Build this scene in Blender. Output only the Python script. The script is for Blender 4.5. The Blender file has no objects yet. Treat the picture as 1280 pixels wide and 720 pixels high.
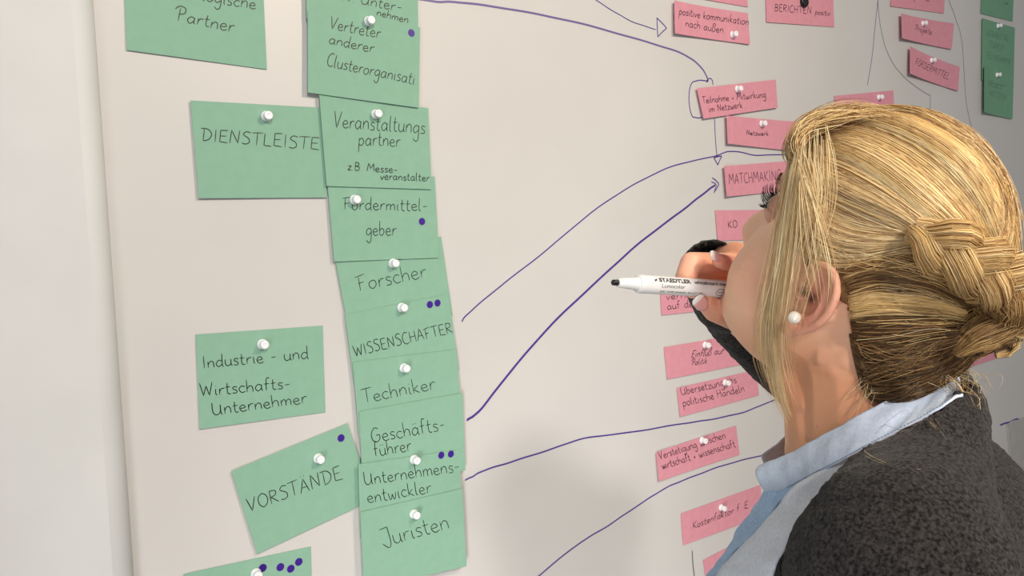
import bpy, bmesh, math, random
import numpy as np
from mathutils import Vector, Matrix, noise
random.seed(7); rng = np.random.default_rng(7)
S = bpy.context.scene; COL = S.collection
# ------------------------------------------------------------------ camera
F = 1000.0                                  # focal length in pixels of a 1280x720 frame
def nz(v): v = np.array(v, float); return v / np.linalg.norm(v)
wx = nz((1360, -122, 1000))                 # board's horizontal in camera axes (right, down, forward)
dn = np.array((408.0, 12743.0, 1000.0)); dn = nz(dn - wx * dn.dot(wx))
wz = -dn
wy = np.cross(wz, wx)                       # into the board
if wy[2] < 0: wy = -wy
A = np.array([wx, wy, wz])                  # world = A @ cam
CAM = np.array((0.0, -1.19, 1.60))
def W(px, py, Z):                           # pixel and depth -> world point
    return CAM + A @ np.array(((px - 640) / F * Z, (py - 360) / F * Z, Z))
def P(p):                                   # world -> pixel, depth
    c = A.T @ (np.array(p) - CAM); return (640 + F * c[0] / c[2], 360 + F * c[1] / c[2], c[2])
def B(px, py, y=0.0):                       # pixel -> point on the plane at world y
    d = A @ np.array(((px - 640) / F, (py - 360) / F, 1.0)); return CAM + d * ((y - CAM[1]) / d[1])
cd = bpy.data.cameras.new('camera'); cam = bpy.data.objects.new('camera', cd); COL.objects.link(cam)
cd.sensor_width = 36; cd.lens = 36 * F / 1280; cd.clip_start = 0.02
right, down, fwd = A @ (1, 0, 0), A @ (0, 1, 0), A @ (0, 0, 1)
cam.matrix_world = Matrix(((right[0], -down[0], -fwd[0], CAM[0]), (right[1], -down[1], -fwd[1], CAM[1]),
                           (right[2], -down[2], -fwd[2], CAM[2]), (0, 0, 0, 1)))
S.camera = cam
# ------------------------------------------------------------------ light
S.view_settings.view_transform = 'Standard'; S.view_settings.look = 'None'
S.view_settings.gamma = 1; S.view_settings.exposure = 0.08
world = bpy.data.worlds.new('world'); S.world = world; world.use_nodes = True
bg = world.node_tree.nodes['Background']; bg.inputs[0].default_value = (0.93, 0.96, 1.0, 1); bg.inputs[1].default_value = 0.21
def area(name, loc, target, size, power, color, size_y=None):
    l = bpy.data.lights.new(name, 'AREA'); l.energy = power; l.color = color; l.size = size
    if size_y: l.shape = 'RECTANGLE'; l.size_y = size_y
    o = bpy.data.objects.new(name, l); COL.objects.link(o); o.location = loc
    o.rotation_euler = (Vector(target) - Vector(loc)).to_track_quat('-Z', 'Y').to_euler(); return o
area('ceiling_lamp', (-0.39, -3.10, 2.95), (0.9, 0, 1.0), 0.28, 56, (1.0, 0.95, 0.89))
area('ceiling_lamp', (1.20, -1.75, 2.62), (0.62, -0.85, 1.55), 0.26, 22, (1.0, 0.87, 0.66))
area('face_fill_light', (-1.5, -2.6, 1.3), (0.62, -0.75, 1.48), 1.2, 3.6, (0.97, 0.98, 1.0)).data.spread = math.radians(75)  # unseen fill light, added to brighten her cheek
area('board_fill_light', (-0.70, -1.60, 0.50), (1.42, 0, 0.80), 0.6, 4.7, (1.0, 0.97, 0.93)).data.spread = math.radians(60)  # added fill light, lifts the lower middle of the board
# ------------------------------------------------------------------ helpers
ORG = {}
def tag(o, label=None, cat=None, group=None, kind=None):
    if label: o['label'] = label
    if cat: o['category'] = cat
    if group: o['group'] = group
    if kind: o['kind'] = kind
    return o
def empty(name, loc, label, cat, group=None):
    o = bpy.data.objects.new(name, None); COL.objects.link(o); o.location = loc; o.empty_display_size = .05
    ORG[o.name] = np.array(loc, float); return tag(o, label, cat, group)
def obj(name, v, f, mat, parent=None, origin=None, smooth=True, col=None, mats=None, mi=None):
    v = np.asarray(v, float)
    if parent is not None: org = ORG[parent.name]
    else: org = np.array(origin if origin is not None else v.mean(0), float)
    me = bpy.data.meshes.new(name)
    v = (v - org).astype(np.float32)
    if isinstance(f, np.ndarray):
        k = f.shape[1]; me.vertices.add(len(v)); me.vertices.foreach_set('co', v.ravel())
        me.loops.add(f.size); me.loops.foreach_set('vertex_index', f.ravel().astype(np.int32))
        me.polygons.add(len(f)); me.polygons.foreach_set('loop_start', np.arange(0, f.size, k, dtype=np.int32))
        me.update(calc_edges=True)
    else:
        me.from_pydata([tuple(p) for p in v], [], f)
    me.polygons.foreach_set('use_smooth', [smooth] * len(me.polygons))
    for m in (mats or [mat]): me.materials.append(m)
    if mi is not None: me.polygons.foreach_set('material_index', mi)
    if col is not None:
        a = me.color_attributes.new('Col', 'FLOAT_COLOR', 'POINT')
        a.data.foreach_set('color', np.c_[col, np.ones(len(col))].astype(np.float32).ravel())
    me.validate(); me.update()
    o = bpy.data.objects.new(name, me); COL.objects.link(o)
    if parent is not None: o.parent = parent
    else: o.location = org
    ORG[o.name] = org
    return o
def merge(parts):
    V, Fc, n = [], [], 0
    for v, f in parts:
        V.append(np.asarray(v, float)); Fc += [tuple(i + n for i in q) for q in f]; n += len(v)
    return np.vstack(V), Fc
def box(lo, hi):
    x0, y0, z0 = lo; x1, y1, z1 = hi
    return ([(x0,y0,z0),(x1,y0,z0),(x1,y1,z0),(x0,y1,z0),(x0,y0,z1),(x1,y0,z1),(x1,y1,z1),(x0,y1,z1)],
            [(3,2,1,0),(4,5,6,7),(0,1,5,4),(1,2,6,5),(2,3,7,6),(3,0,4,7)])
def crom(pts, n=6):                         # Catmull-Rom; a repeated point makes a corner
    p = [np.array(q, float) for q in pts]
    if len(p) == 2: return np.array([p[0] + (p[1] - p[0]) * t for t in np.linspace(0, 1, 3)])
    out = []
    for i in range(len(p) - 1):
        a, b = p[i], p[i + 1]
        if np.allclose(a, b): continue
        p0 = a if (i == 0 or np.allclose(p[i - 1], a)) else p[i - 1]
        p3 = b if (i + 2 >= len(p) or np.allclose(p[i + 2], b)) else p[i + 2]
        for t in np.arange(n) / n:
            out.append(.5 * ((2*a) + (b - p0)*t + (2*p0 - 5*a + 4*b - p3)*t*t + (-p0 + 3*a - 3*b + p3)*t**3))
    out.append(p[-1]); return np.array(out)
def resample(p, n):
    p = np.asarray(p, float); d = np.r_[0, np.cumsum(np.linalg.norm(np.diff(p, axis=0), axis=1))]
    t = np.linspace(0, d[-1], n); return np.c_[tuple(np.interp(t, d, p[:, i]) for i in range(p.shape[1]))]
def frames(p):
    T = np.gradient(p, axis=0); T /= np.linalg.norm(T, axis=1)[:, None] + 1e-12
    up = np.array((0.13, .2, 1.0)); up /= np.linalg.norm(up)
    N = np.cross(T, up); N /= np.linalg.norm(N, axis=1)[:, None] + 1e-9
    return T, N, np.cross(T, N)
def tube(pts, rad, seg=8, cap=True):
    p = np.asarray(pts, float); n = len(p); rad = np.broadcast_to(rad, (n,)) if np.ndim(rad) < 2 else rad
    T, N, Bn = frames(p); V = []
    for i in range(n):
        for k in range(seg):
            a = 2 * math.pi * k / seg; V.append(p[i] + rad[i] * (math.cos(a) * N[i] + math.sin(a) * Bn[i]))
    Fc = [(i*seg + k, i*seg + (k+1) % seg, (i+1)*seg + (k+1) % seg, (i+1)*seg + k) for i in range(n-1) for k in range(seg)]
    if cap: Fc += [tuple(range(seg))[::-1], tuple((n-1)*seg + k for k in range(seg))]
    return V, Fc
def lathe(base, axis, prof, seg=20):        # prof: (radius, height along axis)
    ax = nz(axis); u = nz(np.cross(ax, (0.3, .1, 1))); w = np.cross(ax, u); V = []
    for r, h in prof:
        for k in range(seg):
            a = 2 * math.pi * k / seg; V.append(np.array(base) + ax * h + r * (math.cos(a) * u + math.sin(a) * w))
    n = len(prof)
    Fc = [(i*seg + k, i*seg + (k+1) % seg, (i+1)*seg + (k+1) % seg, (i+1)*seg + k) for i in range(n-1) for k in range(seg)]
    Fc += [tuple(range(seg))[::-1], tuple((n-1)*seg + k for k in range(seg))]
    return V, Fc
def ball(c, r, R=None, su=20, sv=12):       # ellipsoid; R rotates its axes
    r = np.broadcast_to(r, (3,)); V = []
    for j in range(1, sv):
        for i in range(su):
            a, b = 2*math.pi*i/su, math.pi*j/sv
            V.append((math.cos(a)*math.sin(b), math.sin(a)*math.sin(b), math.cos(b)))
    V += [(0,0,1), (0,0,-1)]; V = np.array(V) * r
    if R is not None: V = V @ np.array(R).T
    V = V + np.array(c)
    Fc = [(j*su + i, (j+1)*su + i, (j+1)*su + (i+1) % su, j*su + (i+1) % su) for j in range(sv-2) for i in range(su)]
    t, b = su*(sv-1), su*(sv-1) + 1
    Fc += [(t, i, (i+1) % su) for i in range(su)] + [(b, (sv-2)*su + (i+1) % su, (sv-2)*su + i) for i in range(su)]
    return V, Fc
def chain(pts, rad):                        # tapered limb with round ends
    parts = [ball(p, r, su=16, sv=10) for p, r in zip(pts, rad)]
    for i in range(len(pts) - 1):
        a, b = np.array(pts[i], float), np.array(pts[i+1], float)
        q = np.array([a + (b - a) * t for t in np.linspace(0, 1, 5)])
        parts.append(tube(q, np.linspace(rad[i], rad[i+1], 5), 16))
    return parts
# ------------------------------------------------------------------ materials
def new_mat(name, color=(.8,.8,.8), rough=.5, spec=.5, **kw):
    m = bpy.data.materials.new(name); m.use_nodes = True; nt = m.node_tree; b = nt.nodes['Principled BSDF']
    b.inputs['Base Color'].default_value = (*color, 1); b.inputs['Roughness'].default_value = rough
    b.inputs['Specular IOR Level'].default_value = spec
    for k, v in kw.items(): b.inputs[k.replace('_', ' ')].default_value = v
    return m, nt, b
def nd(nt, t, **kw):
    n = nt.nodes.new(t)
    for k, v in kw.items(): setattr(n, k, v)
    return n
def noisy(m, nt, b, c1, c2, scale, detail=3, bump=0, dist=.001, stretch=None, bscale=None):
    tc = nd(nt, 'ShaderNodeTexCoord'); src = tc.outputs['Object']
    if stretch:
        mp = nd(nt, 'ShaderNodeMapping'); nt.links.new(src, mp.inputs[0]); mp.inputs['Scale'].default_value = stretch; src = mp.outputs[0]
    n = nd(nt, 'ShaderNodeTexNoise'); n.inputs['Scale'].default_value = scale; n.inputs['Detail'].default_value = detail
    nt.links.new(src, n.inputs['Vector'])
    r = nd(nt, 'ShaderNodeValToRGB'); r.color_ramp.elements[0].position = .35; r.color_ramp.elements[1].position = .65
    r.color_ramp.elements[0].color = (*c1, 1); r.color_ramp.elements[1].color = (*c2, 1)
    nt.links.new(n.outputs['Fac'], r.inputs[0]); nt.links.new(r.outputs[0], b.inputs['Base Color'])
    if bump:
        n2 = n
        if bscale:
            n2 = nd(nt, 'ShaderNodeTexNoise'); n2.inputs['Scale'].default_value = bscale; n2.inputs['Detail'].default_value = 3; nt.links.new(src, n2.inputs['Vector'])
        bp = nd(nt, 'ShaderNodeBump'); bp.inputs['Strength'].default_value = bump; bp.inputs['Distance'].default_value = dist
        nt.links.new(n2.outputs['Fac'], bp.inputs['Height']); nt.links.new(bp.outputs[0], b.inputs['Normal'])
    return m
def lin(r, g, b): return tuple(((c/255 + .055) / 1.055) ** 2.4 if c > 10 else c/255/12.92 for c in (r, g, b))
M = {}
M['board'] = noisy(*new_mat('board_surface', rough=.38, spec=.35), lin(203,200,198), lin(206,203,201), 5)
M['wall'] = noisy(*new_mat('white_paint', rough=.6, spec=.3), lin(208,208,208), lin(212,212,212), 9, bump=.05, bscale=300)
M['floor'] = noisy(*new_mat('carpet_grey', rough=.95, spec=.1), lin(90,92,98), lin(120,120,124), 260, bump=.4)
M['green'] = noisy(*new_mat('green_card', rough=.8, spec=.2), lin(135,175,153), lin(138,178,156), 60, bump=.06, bscale=900)
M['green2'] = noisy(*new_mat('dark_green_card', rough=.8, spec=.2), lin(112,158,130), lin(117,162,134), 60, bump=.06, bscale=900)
M['pink'] = noisy(*new_mat('pink_card', rough=.8, spec=.2), lin(212,144,158), lin(217,149,163), 60, bump=.06, bscale=900)
M['grey'] = noisy(*new_mat('grey_card', rough=.6, spec=.3), lin(176,173,172), lin(184,180,178), 30)
M['ink'] = new_mat('black_ink', lin(10,22,20), .5)[0]
M['ink2'] = new_mat('dark_violet_ink', lin(50,14,38), .5)[0]
M['violet'] = new_mat('violet_ink', lin(78,52,140), .4)[0]
M['violet2'] = new_mat('faded_violet_ink', lin(112,92,150), .4)[0]
M['violet3'] = new_mat('grey_violet_ink', lin(120,112,130), .4)[0]
M['dot'] = new_mat('violet_sticker', lin(62,26,138), .45)[0]
M['pin'] = new_mat('white_plastic', lin(242,242,246), .22, .6)[0]
M['black'] = new_mat('black_plastic', lin(22,24,24), .35)[0]
# ------------------------------------------------------------------ setting
def struct(name, bx, mat):
    o = obj(name, *bx, mat, smooth=False); tag(o, kind='structure'); return o
struct('floor', box((-3, -4.5, -.05), (5, .3, 0)), M['floor'])
struct('wall_back', box((-3, .06, 0), (5, .16, 2.9)), M['wall'])
e0, e1 = B(120, 0), B(171, 720)
ex = (e0[0] + e1[0]) / 2
# whiteboard: steel-faced slab, rounded slim frame outside the picture
wb = obj('whiteboard', *box((ex - .3, 0, .12), (ex + 3.9, .022, 2.45)), M['board'], origin=(ex + 1.8, .02, .12), smooth=False)
tag(wb, 'large off-white whiteboard covered with cards and violet marker lines', 'whiteboard')
for bx_ in (box((ex - .3, -.008, 2.45), (ex + 3.9, .03, 2.475)), box((ex - .3, -.008, .095), (ex + 3.9, .03, .12)), box((ex + 3.9, -.008, .095), (ex + 3.925, .03, 2.475))):
    obj('frame', *bx_, M['wall'], wb, smooth=False)
# white pilaster with a rounded edge left of the board
prof = [(-3.0, -.035)] + [(-.035 + .030 * math.sin(a), -.005 - .030 * math.cos(a)) for a in np.linspace(0, math.pi/2, 10)] + [(-.005, .055), (-3.0, .055)]
n = len(prof); tl = (e1[0] - e0[0]) / (e1[2] - e0[2])
V = [(ex + x, y, z) for z in (0, 2.9) for x, y in prof]
Fc = [(i, (i+1) % n, n + (i+1) % n, n + i) for i in range(n)] + [tuple(range(n))[::-1], tuple(range(n, 2*n))]
wl = obj('wall_left', V, Fc, M['wall'], smooth=False); tag(wl, kind='structure')
for i, p in enumerate(wl.data.polygons): p.use_smooth = 0 < i < 12
# ------------------------------------------------------------------ handwriting: single-line letters (baseline 0, x-height 1, ascender 2, descender -1)
G = {
'a': (1.05, [[(.85,.8),(.45,1),(.05,.5),(.35,0),(.8,.4),(.85,.95)],[(.85,.95),(.85,.2),(1.0,0)]]),
'b': (1.0, [[(.1,2),(.1,.1)],[(.1,.6),(.5,1),(.85,.5),(.5,0),(.1,.15)]]),
'c': (.85, [[(.8,.85),(.4,1),(.05,.5),(.4,0),(.85,.15)]]),
'd': (1.05, [[(.85,.8),(.45,1),(.05,.5),(.35,0),(.85,.4)],[(.88,2),(.85,.2),(1.0,0)]]),
'e': (.9, [[(.1,.5),(.75,.6),(.5,1),(.1,.75),(.1,.3),(.45,0),(.9,.2)]]),
'f': (.75, [[(.75,1.85),(.45,1.95),(.3,1.4),(.25,0)],[(0,1),(.65,1.05)]]),
'g': (1.0, [[(.85,.8),(.45,1),(.05,.5),(.35,.05),(.8,.45)],[(.85,.95),(.85,-.6),(.5,-1),(.1,-.65)]]),
'h': (1.0, [[(.1,2),(.1,0)],[(.1,.5),(.45,1),(.8,.8),(.85,0)]]),
'i': (.4, [[(.15,1),(.15,.2),(.3,0)],[(.15,1.45),(.2,1.5)]]),
'j': (.5, [[(.3,1),(.3,-.6),(0,-.9)],[(.3,1.45),(.35,1.5)]]),
'k': (.9, [[(.1,2),(.1,0)],[(.7,1),(.15,.5),(.15,.5),(.8,0)]]),
'l': (.45, [[(.15,2),(.12,.3),(.35,0)]]),
'm': (1.45, [[(.1,1),(.1,0)],[(.1,.6),(.4,1),(.65,.8),(.67,0)],[(.67,.6),(1.0,1),(1.25,.8),(1.3,0)]]),
'n': (1.0, [[(.1,1),(.1,0)],[(.1,.5),(.45,1),(.8,.8),(.85,0)]]),
'o': (.95, [[(.5,1),(.1,.75),(.1,.25),(.45,0),(.85,.4),(.75,.9),(.45,1)]]),
'p': (1.0, [[(.1,1.05),(.05,-1)],[(.1,.7),(.5,1.05),(.85,.55),(.5,0),(.1,.2)]]),
'q': (1.0, [[(.85,.8),(.45,1),(.05,.5),(.35,.05),(.8,.4)],[(.85,1),(.85,-1)]]),
'r': (.75, [[(.15,1),(.12,0)],[(.12,.5),(.4,.95),(.75,.95)]]),
's': (.75, [[(.7,.9),(.3,1),(.15,.7),(.6,.4),(.55,.05),(.05,.05)]]),
't': (.7, [[(.3,1.7),(.25,.3),(.5,0),(.65,.1)],[(0,1.05),(.65,1.1)]]),
'u': (1.0, [[(.1,1),(.1,.3),(.4,0),(.8,.3),(.85,1)],[(.85,1),(.85,.2),(1,0)]]),
'v': (.85, [[(.05,1),(.35,0),(.35,0),(.8,1)]]),
'w': (1.2, [[(.05,1),(.2,.1),(.4,.05),(.6,.8),(.6,.8),(.75,.1),(.95,.1),(1.1,1)]]),
'y': (.9, [[(.1,1),(.4,.1)],[(.85,1),(.35,-.9)]]),
'z': (.85, [[(.1,1),(.8,1),(.8,1),(.1,0),(.1,0),(.85,.02)]]),
'ß': (1.0, [[(.1,-.3),(.15,1.6),(.5,2),(.8,1.6),(.45,1.1),(.9,.6),(.6,0),(.35,.05)]]),
'A': (1.25, [[(0,0),(.6,2),(.6,2),(1.1,0)],[(.2,.75),(1.0,.75)]]),
'B': (1.15, [[(.15,2),(.12,0)],[(.1,2),(.8,1.8),(.75,1.2),(.2,1.05),(.2,1.05),(.95,.8),(.8,.1),(.1,0)]]),
'C': (1.15, [[(1.05,1.8),(.6,2),(.1,1.3),(.15,.4),(.6,0),(1.1,.2)]]),
'D': (1.35, [[(.3,1.9),(.25,0)],[(-.1,2),(.7,1.95),(1.2,1.2),(.9,.3),(.25,0)]]),
'E': (1.1, [[(1.0,1.95),(.15,1.9),(.15,1.9),(.12,.1),(.12,.1),(1.05,0)],[(.15,1.0),(.85,1.05)]]),
'F': (1.1, [[(.25,1.7),(.2,0)],[(-.15,1.75),(1.0,2)],[(.1,.95),(.75,1.05)]]),
'G': (1.35, [[(1.1,1.8),(.6,2),(.1,1.2),(.2,.3),(.7,0),(1.15,.4),(1.15,.95),(1.15,.95),(.7,.95)]]),
'H': (1.25, [[(.15,2),(.12,0)],[(1.05,2),(1.05,0)],[(.15,1),(1.05,1.05)]]),
'I': (.5, [[(.2,2),(.2,0)]]),
'J': (1.1, [[(.1,1.9),(.95,2),(.95,2),(.95,.2),(.6,-.3),(.05,.3)]]),
'K': (1.2, [[(.15,2),(.12,0)],[(1.05,2),(.2,.95),(.2,.95),(1.1,0)]]),
'L': (1.05, [[(.15,2),(.12,.05),(.12,.05),(1.0,0)]]),
'M': (1.6, [[(0,0),(.25,2),(.25,2),(.75,.7),(.75,.7),(1.3,2),(1.3,2),(1.45,0)]]),
'N': (1.35, [[(.1,0),(.2,2),(.2,2),(1.05,.1),(1.05,.1),(1.15,2)]]),
'O': (1.35, [[(.7,2),(.15,1.5),(.15,.5),(.65,0),(1.2,.6),(1.15,1.5),(.65,2)]]),
'P': (1.2, [[(.3,1.8),(.3,0)],[(-.3,1.6),(.2,2.1),(.9,1.9),(.9,1.2),(.3,.95)]]),
'R': (1.2, [[(.15,1.9),(.12,0)],[(.1,1.95),(.85,1.8),(.8,1.2),(.2,1.0),(.2,1.0),(1.05,0)]]),
'S': (1.1, [[(1.0,1.85),(.5,2),(.15,1.5),(.8,.95),(.9,.3),(.45,0),(.05,.15)]]),
'T': (1.2, [[(.6,1.9),(.55,0)],[(-.05,1.9),(1.25,2)]]),
'U': (1.35, [[(.1,2),(.1,.5),(.5,0),(1.0,.4),(1.1,1.6)],[(1.1,1.6),(1.1,.2),(1.25,0)]]),
'V': (1.2, [[(.0,2),(.45,0),(.45,0),(1.1,2)]]),
'W': (1.7, [[(.0,2),(.4,0),(.4,0),(.8,1.5),(.8,1.5),(1.15,0),(1.15,0),(1.6,2)]]),
'Z': (1.2, [[(.1,2),(1.1,2),(1.1,2),(.1,0),(.1,0),(1.15,0)]]),
'2': (1.0, [[(.1,1.5),(.5,2),(.8,1.5),(.1,0),(.1,0),(.9,0)]]),
'-': (.8, [[(.1,.65),(.7,.7)]]), '.': (.4, [[(.15,.05),(.22,0)]]), '+': (.9, [[(.1,.5),(.7,.55)],[(.4,.9),(.4,.15)]]), ' ': (.7, []),
}
for k, b_ in (('ö','o'),('ä','a'),('ü','u'),('Ä','A'),('Ö','O'),('Ü','U')):
    w_, s_ = G[b_]; hgt = 1.45 if k.islower() else 2.35
    G[k] = (w_, s_ + [[(.3*w_, hgt), (.33*w_, hgt+.12)], [(.62*w_, hgt), (.65*w_, hgt+.12)]])
def write(text, p0, p1, xh, slant=.0, jit=.05):
    """strokes in pixels along the baseline p0-p1"""
    p0, p1 = np.array(p0, float), np.array(p1, float); Wd = sum(G[c][0] for c in text) + .12 * len(text)
    d = p1 - p0; L = np.linalg.norm(d); u = d / L; up = np.array((u[1], -u[0])); out = []; x = 0
    for c in text:
        jy, js = random.uniform(-jit, jit), 1 + random.uniform(-jit, jit)
        for s in G[c][1]:
            q = crom(s, 4); out.append(np.array([p0 + u * ((x + a) / Wd * L) + up * xh * (b * js + jy) + u * slant * xh * b for a, b in q]))
        x += G[c][0] + .12
    return out
def ribbon(strokes, width, yf):             # strokes: px polylines -> flat ribbons on y = yf(x, z)
    V, Fc = [], []
    for s in strokes:
        p = np.array([B(a, b)[[0, 2]] for a, b in s])
        keep = np.r_[True, np.linalg.norm(np.diff(p, axis=0), axis=1) > 1e-5]; p = p[keep]
        if len(p) < 2: continue
        T = np.gradient(p, axis=0); T /= np.linalg.norm(T, axis=1)[:, None] + 1e-12; N = np.c_[-T[:, 1], T[:, 0]]
        w = np.full(len(p), width / 2); w[0] *= .7; w[-1] *= .6
        n0 = len(V)
        for a, nn, h in zip(p, N, w):
            for sgn in (-1, 1):
                q = a + nn * h * sgn; V.append((q[0], yf(q[0], q[1]), q[1]))
        Fc += [(n0+2*i, n0+2*i+2, n0+2*i+3, n0+2*i+1) for i in range(len(p)-1)]
    return V, Fc
def line_part(pts, w, mat, n=8):
    q = crom(pts, n); wr = (np.sin(np.arange(len(q)) * .9) * .25)[:, None]
    v, f = ribbon([q + wr * (0, 1)], w, lambda x, z: -.0006); obj('marker_line', v, f, mat, wb, smooth=False)
# ------------------------------------------------------------------ cards
CARDS = {}
def card(name, c, mat, layer, label, cat, group, texts=(), dots=(), curl=(.0009, .0010), ink='ink', lw=.00135, radius=0):
    TL, TR, BR, BL = [B(*q)[[0, 2]] for q in c]
    y0 = -.0012 - .0024 * layer
    ax, az = TR - TL, BL - TL; Mi = np.linalg.inv(np.array([ax, az]).T)
    cl, cb = curl
    def yf(x, z, off=0):
        u, v = Mi @ (np.array((x, z)) - TL); v = max(0, min(1.1, v)); u = max(-.1, min(1.1, u))
        return y0 - cb * v * v * (1 + .4 * math.sin(u * 5 + layer)) - cl * ((1 - u) ** 3 + .4 * u ** 3) - off
    nx, nz_ = 14, 12; th = .0005; V = []; Fc = []
    for side in (0, 1):
        for j in range(nz_ + 1):
            for i in range(nx + 1):
                u, v = i / nx, j / nz_; p = (TL*(1-u)*(1-v) + TR*u*(1-v) + BR*u*v + BL*(1-u)*v)
                V.append((p[0], yf(p[0], p[1]) + side * th, p[1]))
    W1 = nx + 1; T = W1 * (nz_ + 1)
    for j in range(nz_):
        for i in range(nx):
            a = j*W1 + i; Fc.append((a, a+W1, a+W1+1, a+1)); Fc.append((T+a, T+a+1, T+a+W1+1, T+a+W1))
    rim = [i for i in range(nx+1)] + [j*W1 + nx for j in range(1, nz_+1)] + [nz_*W1 + i for i in range(nx-1, -1, -1)] + [j*W1 for j in range(nz_-1, 0, -1)]
    Fc += [(rim[k], rim[(k+1) % len(rim)], T + rim[(k+1) % len(rim)], T + rim[k]) for k in range(len(rim))]
    o = obj(name, V, Fc, mat, smooth=False); tag(o, label, cat, group)
    for i, t in enumerate(texts):
        txt, p0, p1, xh = t[:4]; sl = t[4] if len(t) > 4 else 0
        v, f = ribbon(write(txt, p0, p1, xh, sl), lw, lambda x, z: yf(x, z, .00035)); obj('handwriting', v, f, M[ink], o, smooth=False)
    for px, py in dots:
        p = B(px, py); y = yf(p[0], p[2], .0003)
        k = 24; ring = [(p[0] + .0062*math.cos(2*math.pi*i/k), y, p[2] + .0062*math.sin(2*math.pi*i/k)) for i in range(k)]
        V = ring + [(x, y + .00025, z) for x, y, z in ring]
        obj('dot_sticker', V, [tuple(range(k))[::-1]] + [(i, (i+1) % k, k + (i+1) % k, k + i) for i in range(k)], M['dot'], o, smooth=False)
    CARDS[label] = (o, yf); return yf
gc = 'green cards in the left columns'; pc = 'pink cards in the right half'; gr = 'green cards at the right edge'
def green(c, layer, label, **k): return card('green_card', c, M['green'], layer, label, 'card', gc, **k)
def pink(c, layer, label, **k): return card('pink_card', c, M['pink'], layer, label, 'card', pc, ink='ink2', lw=.0016, **k)
Y = {}
Y['partner'] = green([(153,-70),(327,-50),(333,87),(158,63)], 0, 'green card at the top left ending in the word Partner', texts=[('logische',(252,1),(320,12),8),('Partner',(219,26),(293,41),8.5)])
Y['unter'] = green([(379,-90),(518,-75),(519,40),(380,25)], 3, 'green card cut off by the top of the photo, ending in Unternehmen', texts=[('K. Unter-',(425,2),(499,17),7),('nehmen',(467,21),(507,31),5)])
Y['vertr'] = green([(381,15),(521,36),(519,136),(381,117)], 4, 'green card reading Vertreter anderer Clusterorganisationen, with one violet dot', texts=[('Vertreter',(408,38),(472,50),8),('anderer',(407,56),(464,68),7),('Clusterorganisati.',(404,84),(518,108),8)], dots=[(510,43)])
Y['dienst'] = green([(237,126),(401,135),(407,247),(247,248)], 1, 'green card reading DIENSTLEISTER in capitals, partly under its right neighbour', texts=[('DIENSTLEISTE',(250,176),(399,188),8)])
Y['veran'] = green([(396,118),(532,136),(536,237),(405,233)], 3, 'green card reading Veranstaltungspartner', texts=[('Veranstaltungs',(414,160),(529,168),10),('partner',(445,182),(498,184),9),('z.B. Messe-',(431,213),(494,217),5),('veranstalter',(472,225),(534,227),5)])
Y['foerd'] = green([(406,215),(541,221),(546,322),(415,327)], 2, 'green card reading Fördermittelgeber, with one violet dot', texts=[('Fördermittel-',(427,262),(533,264),8),('geber',(455,294),(494,295),9)], dots=[(525,277)])
Y['forsch'] = green([(415,310),(550,296),(564,395),(434,413)], 1, 'green card reading Forscher', texts=[('Forscher',(447,364),(534,346),10)])
Y['wiss'] = green([(429,393),(558,367),(571,463),(440,480)], 2, 'green card reading WISSENSCHAFTLER in capitals, with two violet dots', texts=[('WISSENSCHAFTER',(441,445),(565,415),7)], dots=[(535,380.5),(544.5,378.5)])
Y['tech'] = green([(438,452),(567,436),(573,510),(445,540)], 3, 'green card reading Techniker', texts=[('Techniker',(451,503),(543,485),9)])
Y['gesch'] = green([(445,513),(574,490),(577,586),(449,605)], 4, 'green card reading Geschäftsführer', texts=[('Geschäfts-',(461,552),(554,535),9),('führer',(464,569),(512,561),9)])
Y['untern'] = green([(443,578),(570,560),(572,650),(446,670)], 5, 'green card reading Unternehmensentwickler, with two violet dots', texts=[('Unternehmens-',(451,604),(571,587),8.5),('entwickler',(455,626),(536,613),8.5)], dots=[(546.5,567),(558.5,565.5)])
Y['jur'] = green([(445,637),(572,608),(577,704),(449,733)], 6, 'green card reading Juristen, lowest of its column', texts=[('Juristen',(473,680),(558,656),11)])
Y['indu'] = green([(244,418),(403,407),(406,515),(249,536)], 0, 'green card reading Industrie- und Wirtschaftsunternehmer', texts=[('Industrie - und',(253,460),(387,448),8),('Wirtschafts-',(250,495),(364,485),8),('Unternehmer',(265,519),(385,503),8)])
Y['vorst'] = green([(288,588),(433,529),(465,624),(320,691)], 1, 'tilted green card reading VORSTÄNDE, with one violet dot', texts=[('VORSTÄNDE',(310,639),(429,597),8.5,.1)], dots=[(425,547)])
Y['dots'] = green([(229,717),(388,683),(391,790),(240,825)], 0, 'green card at the bottom edge with four violet dots', dots=[(328,709.5),(350,708.5),(363,710.5),(373,702)])
Y['p1'] = pink([(840,-50),(930,-35),(934,9),(836,-8)], 0, 'pink card cut off by the top edge above the positive Kommunikation card')
Y['posi'] = pink([(839,2),(933,17),(935,56),(839,43)], 0, 'pink card reading positive Kommunikation nach außen', curl=(.008,.002), texts=[('positive kommunikation',(845,19),(934,32),5),('nach außen',(853,34),(903,42),5)])
Y['beri'] = pink([(956,-8),(1041,-4),(1042,34),(957,28)], 0, 'pink card reading BERICHTEN positiv under a black magnet', texts=[('BERICHTEN',(967,14),(1014,18),4.5),('positiv',(1018,18),(1037,20),3.5)])
Y['teil'] = pink([(868,111),(967,100),(969,135),(876,149)], 2, 'pink card reading Teilnahme + Mitwirkung im Netzwerk', texts=[('Teilnahme + Mitwirkung',(875,130),(955,122),4.5),('im Netzwerk',(883,141),(926,135),4.5)])
Y['netz'] = pink([(904,145),(997,153),(997,190),(905,180)], 1, 'pink card with the single small word Netzwerk', texts=[('Netzwerk',(930,169),(959,170),3)], curl=(.006,.001))
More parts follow.
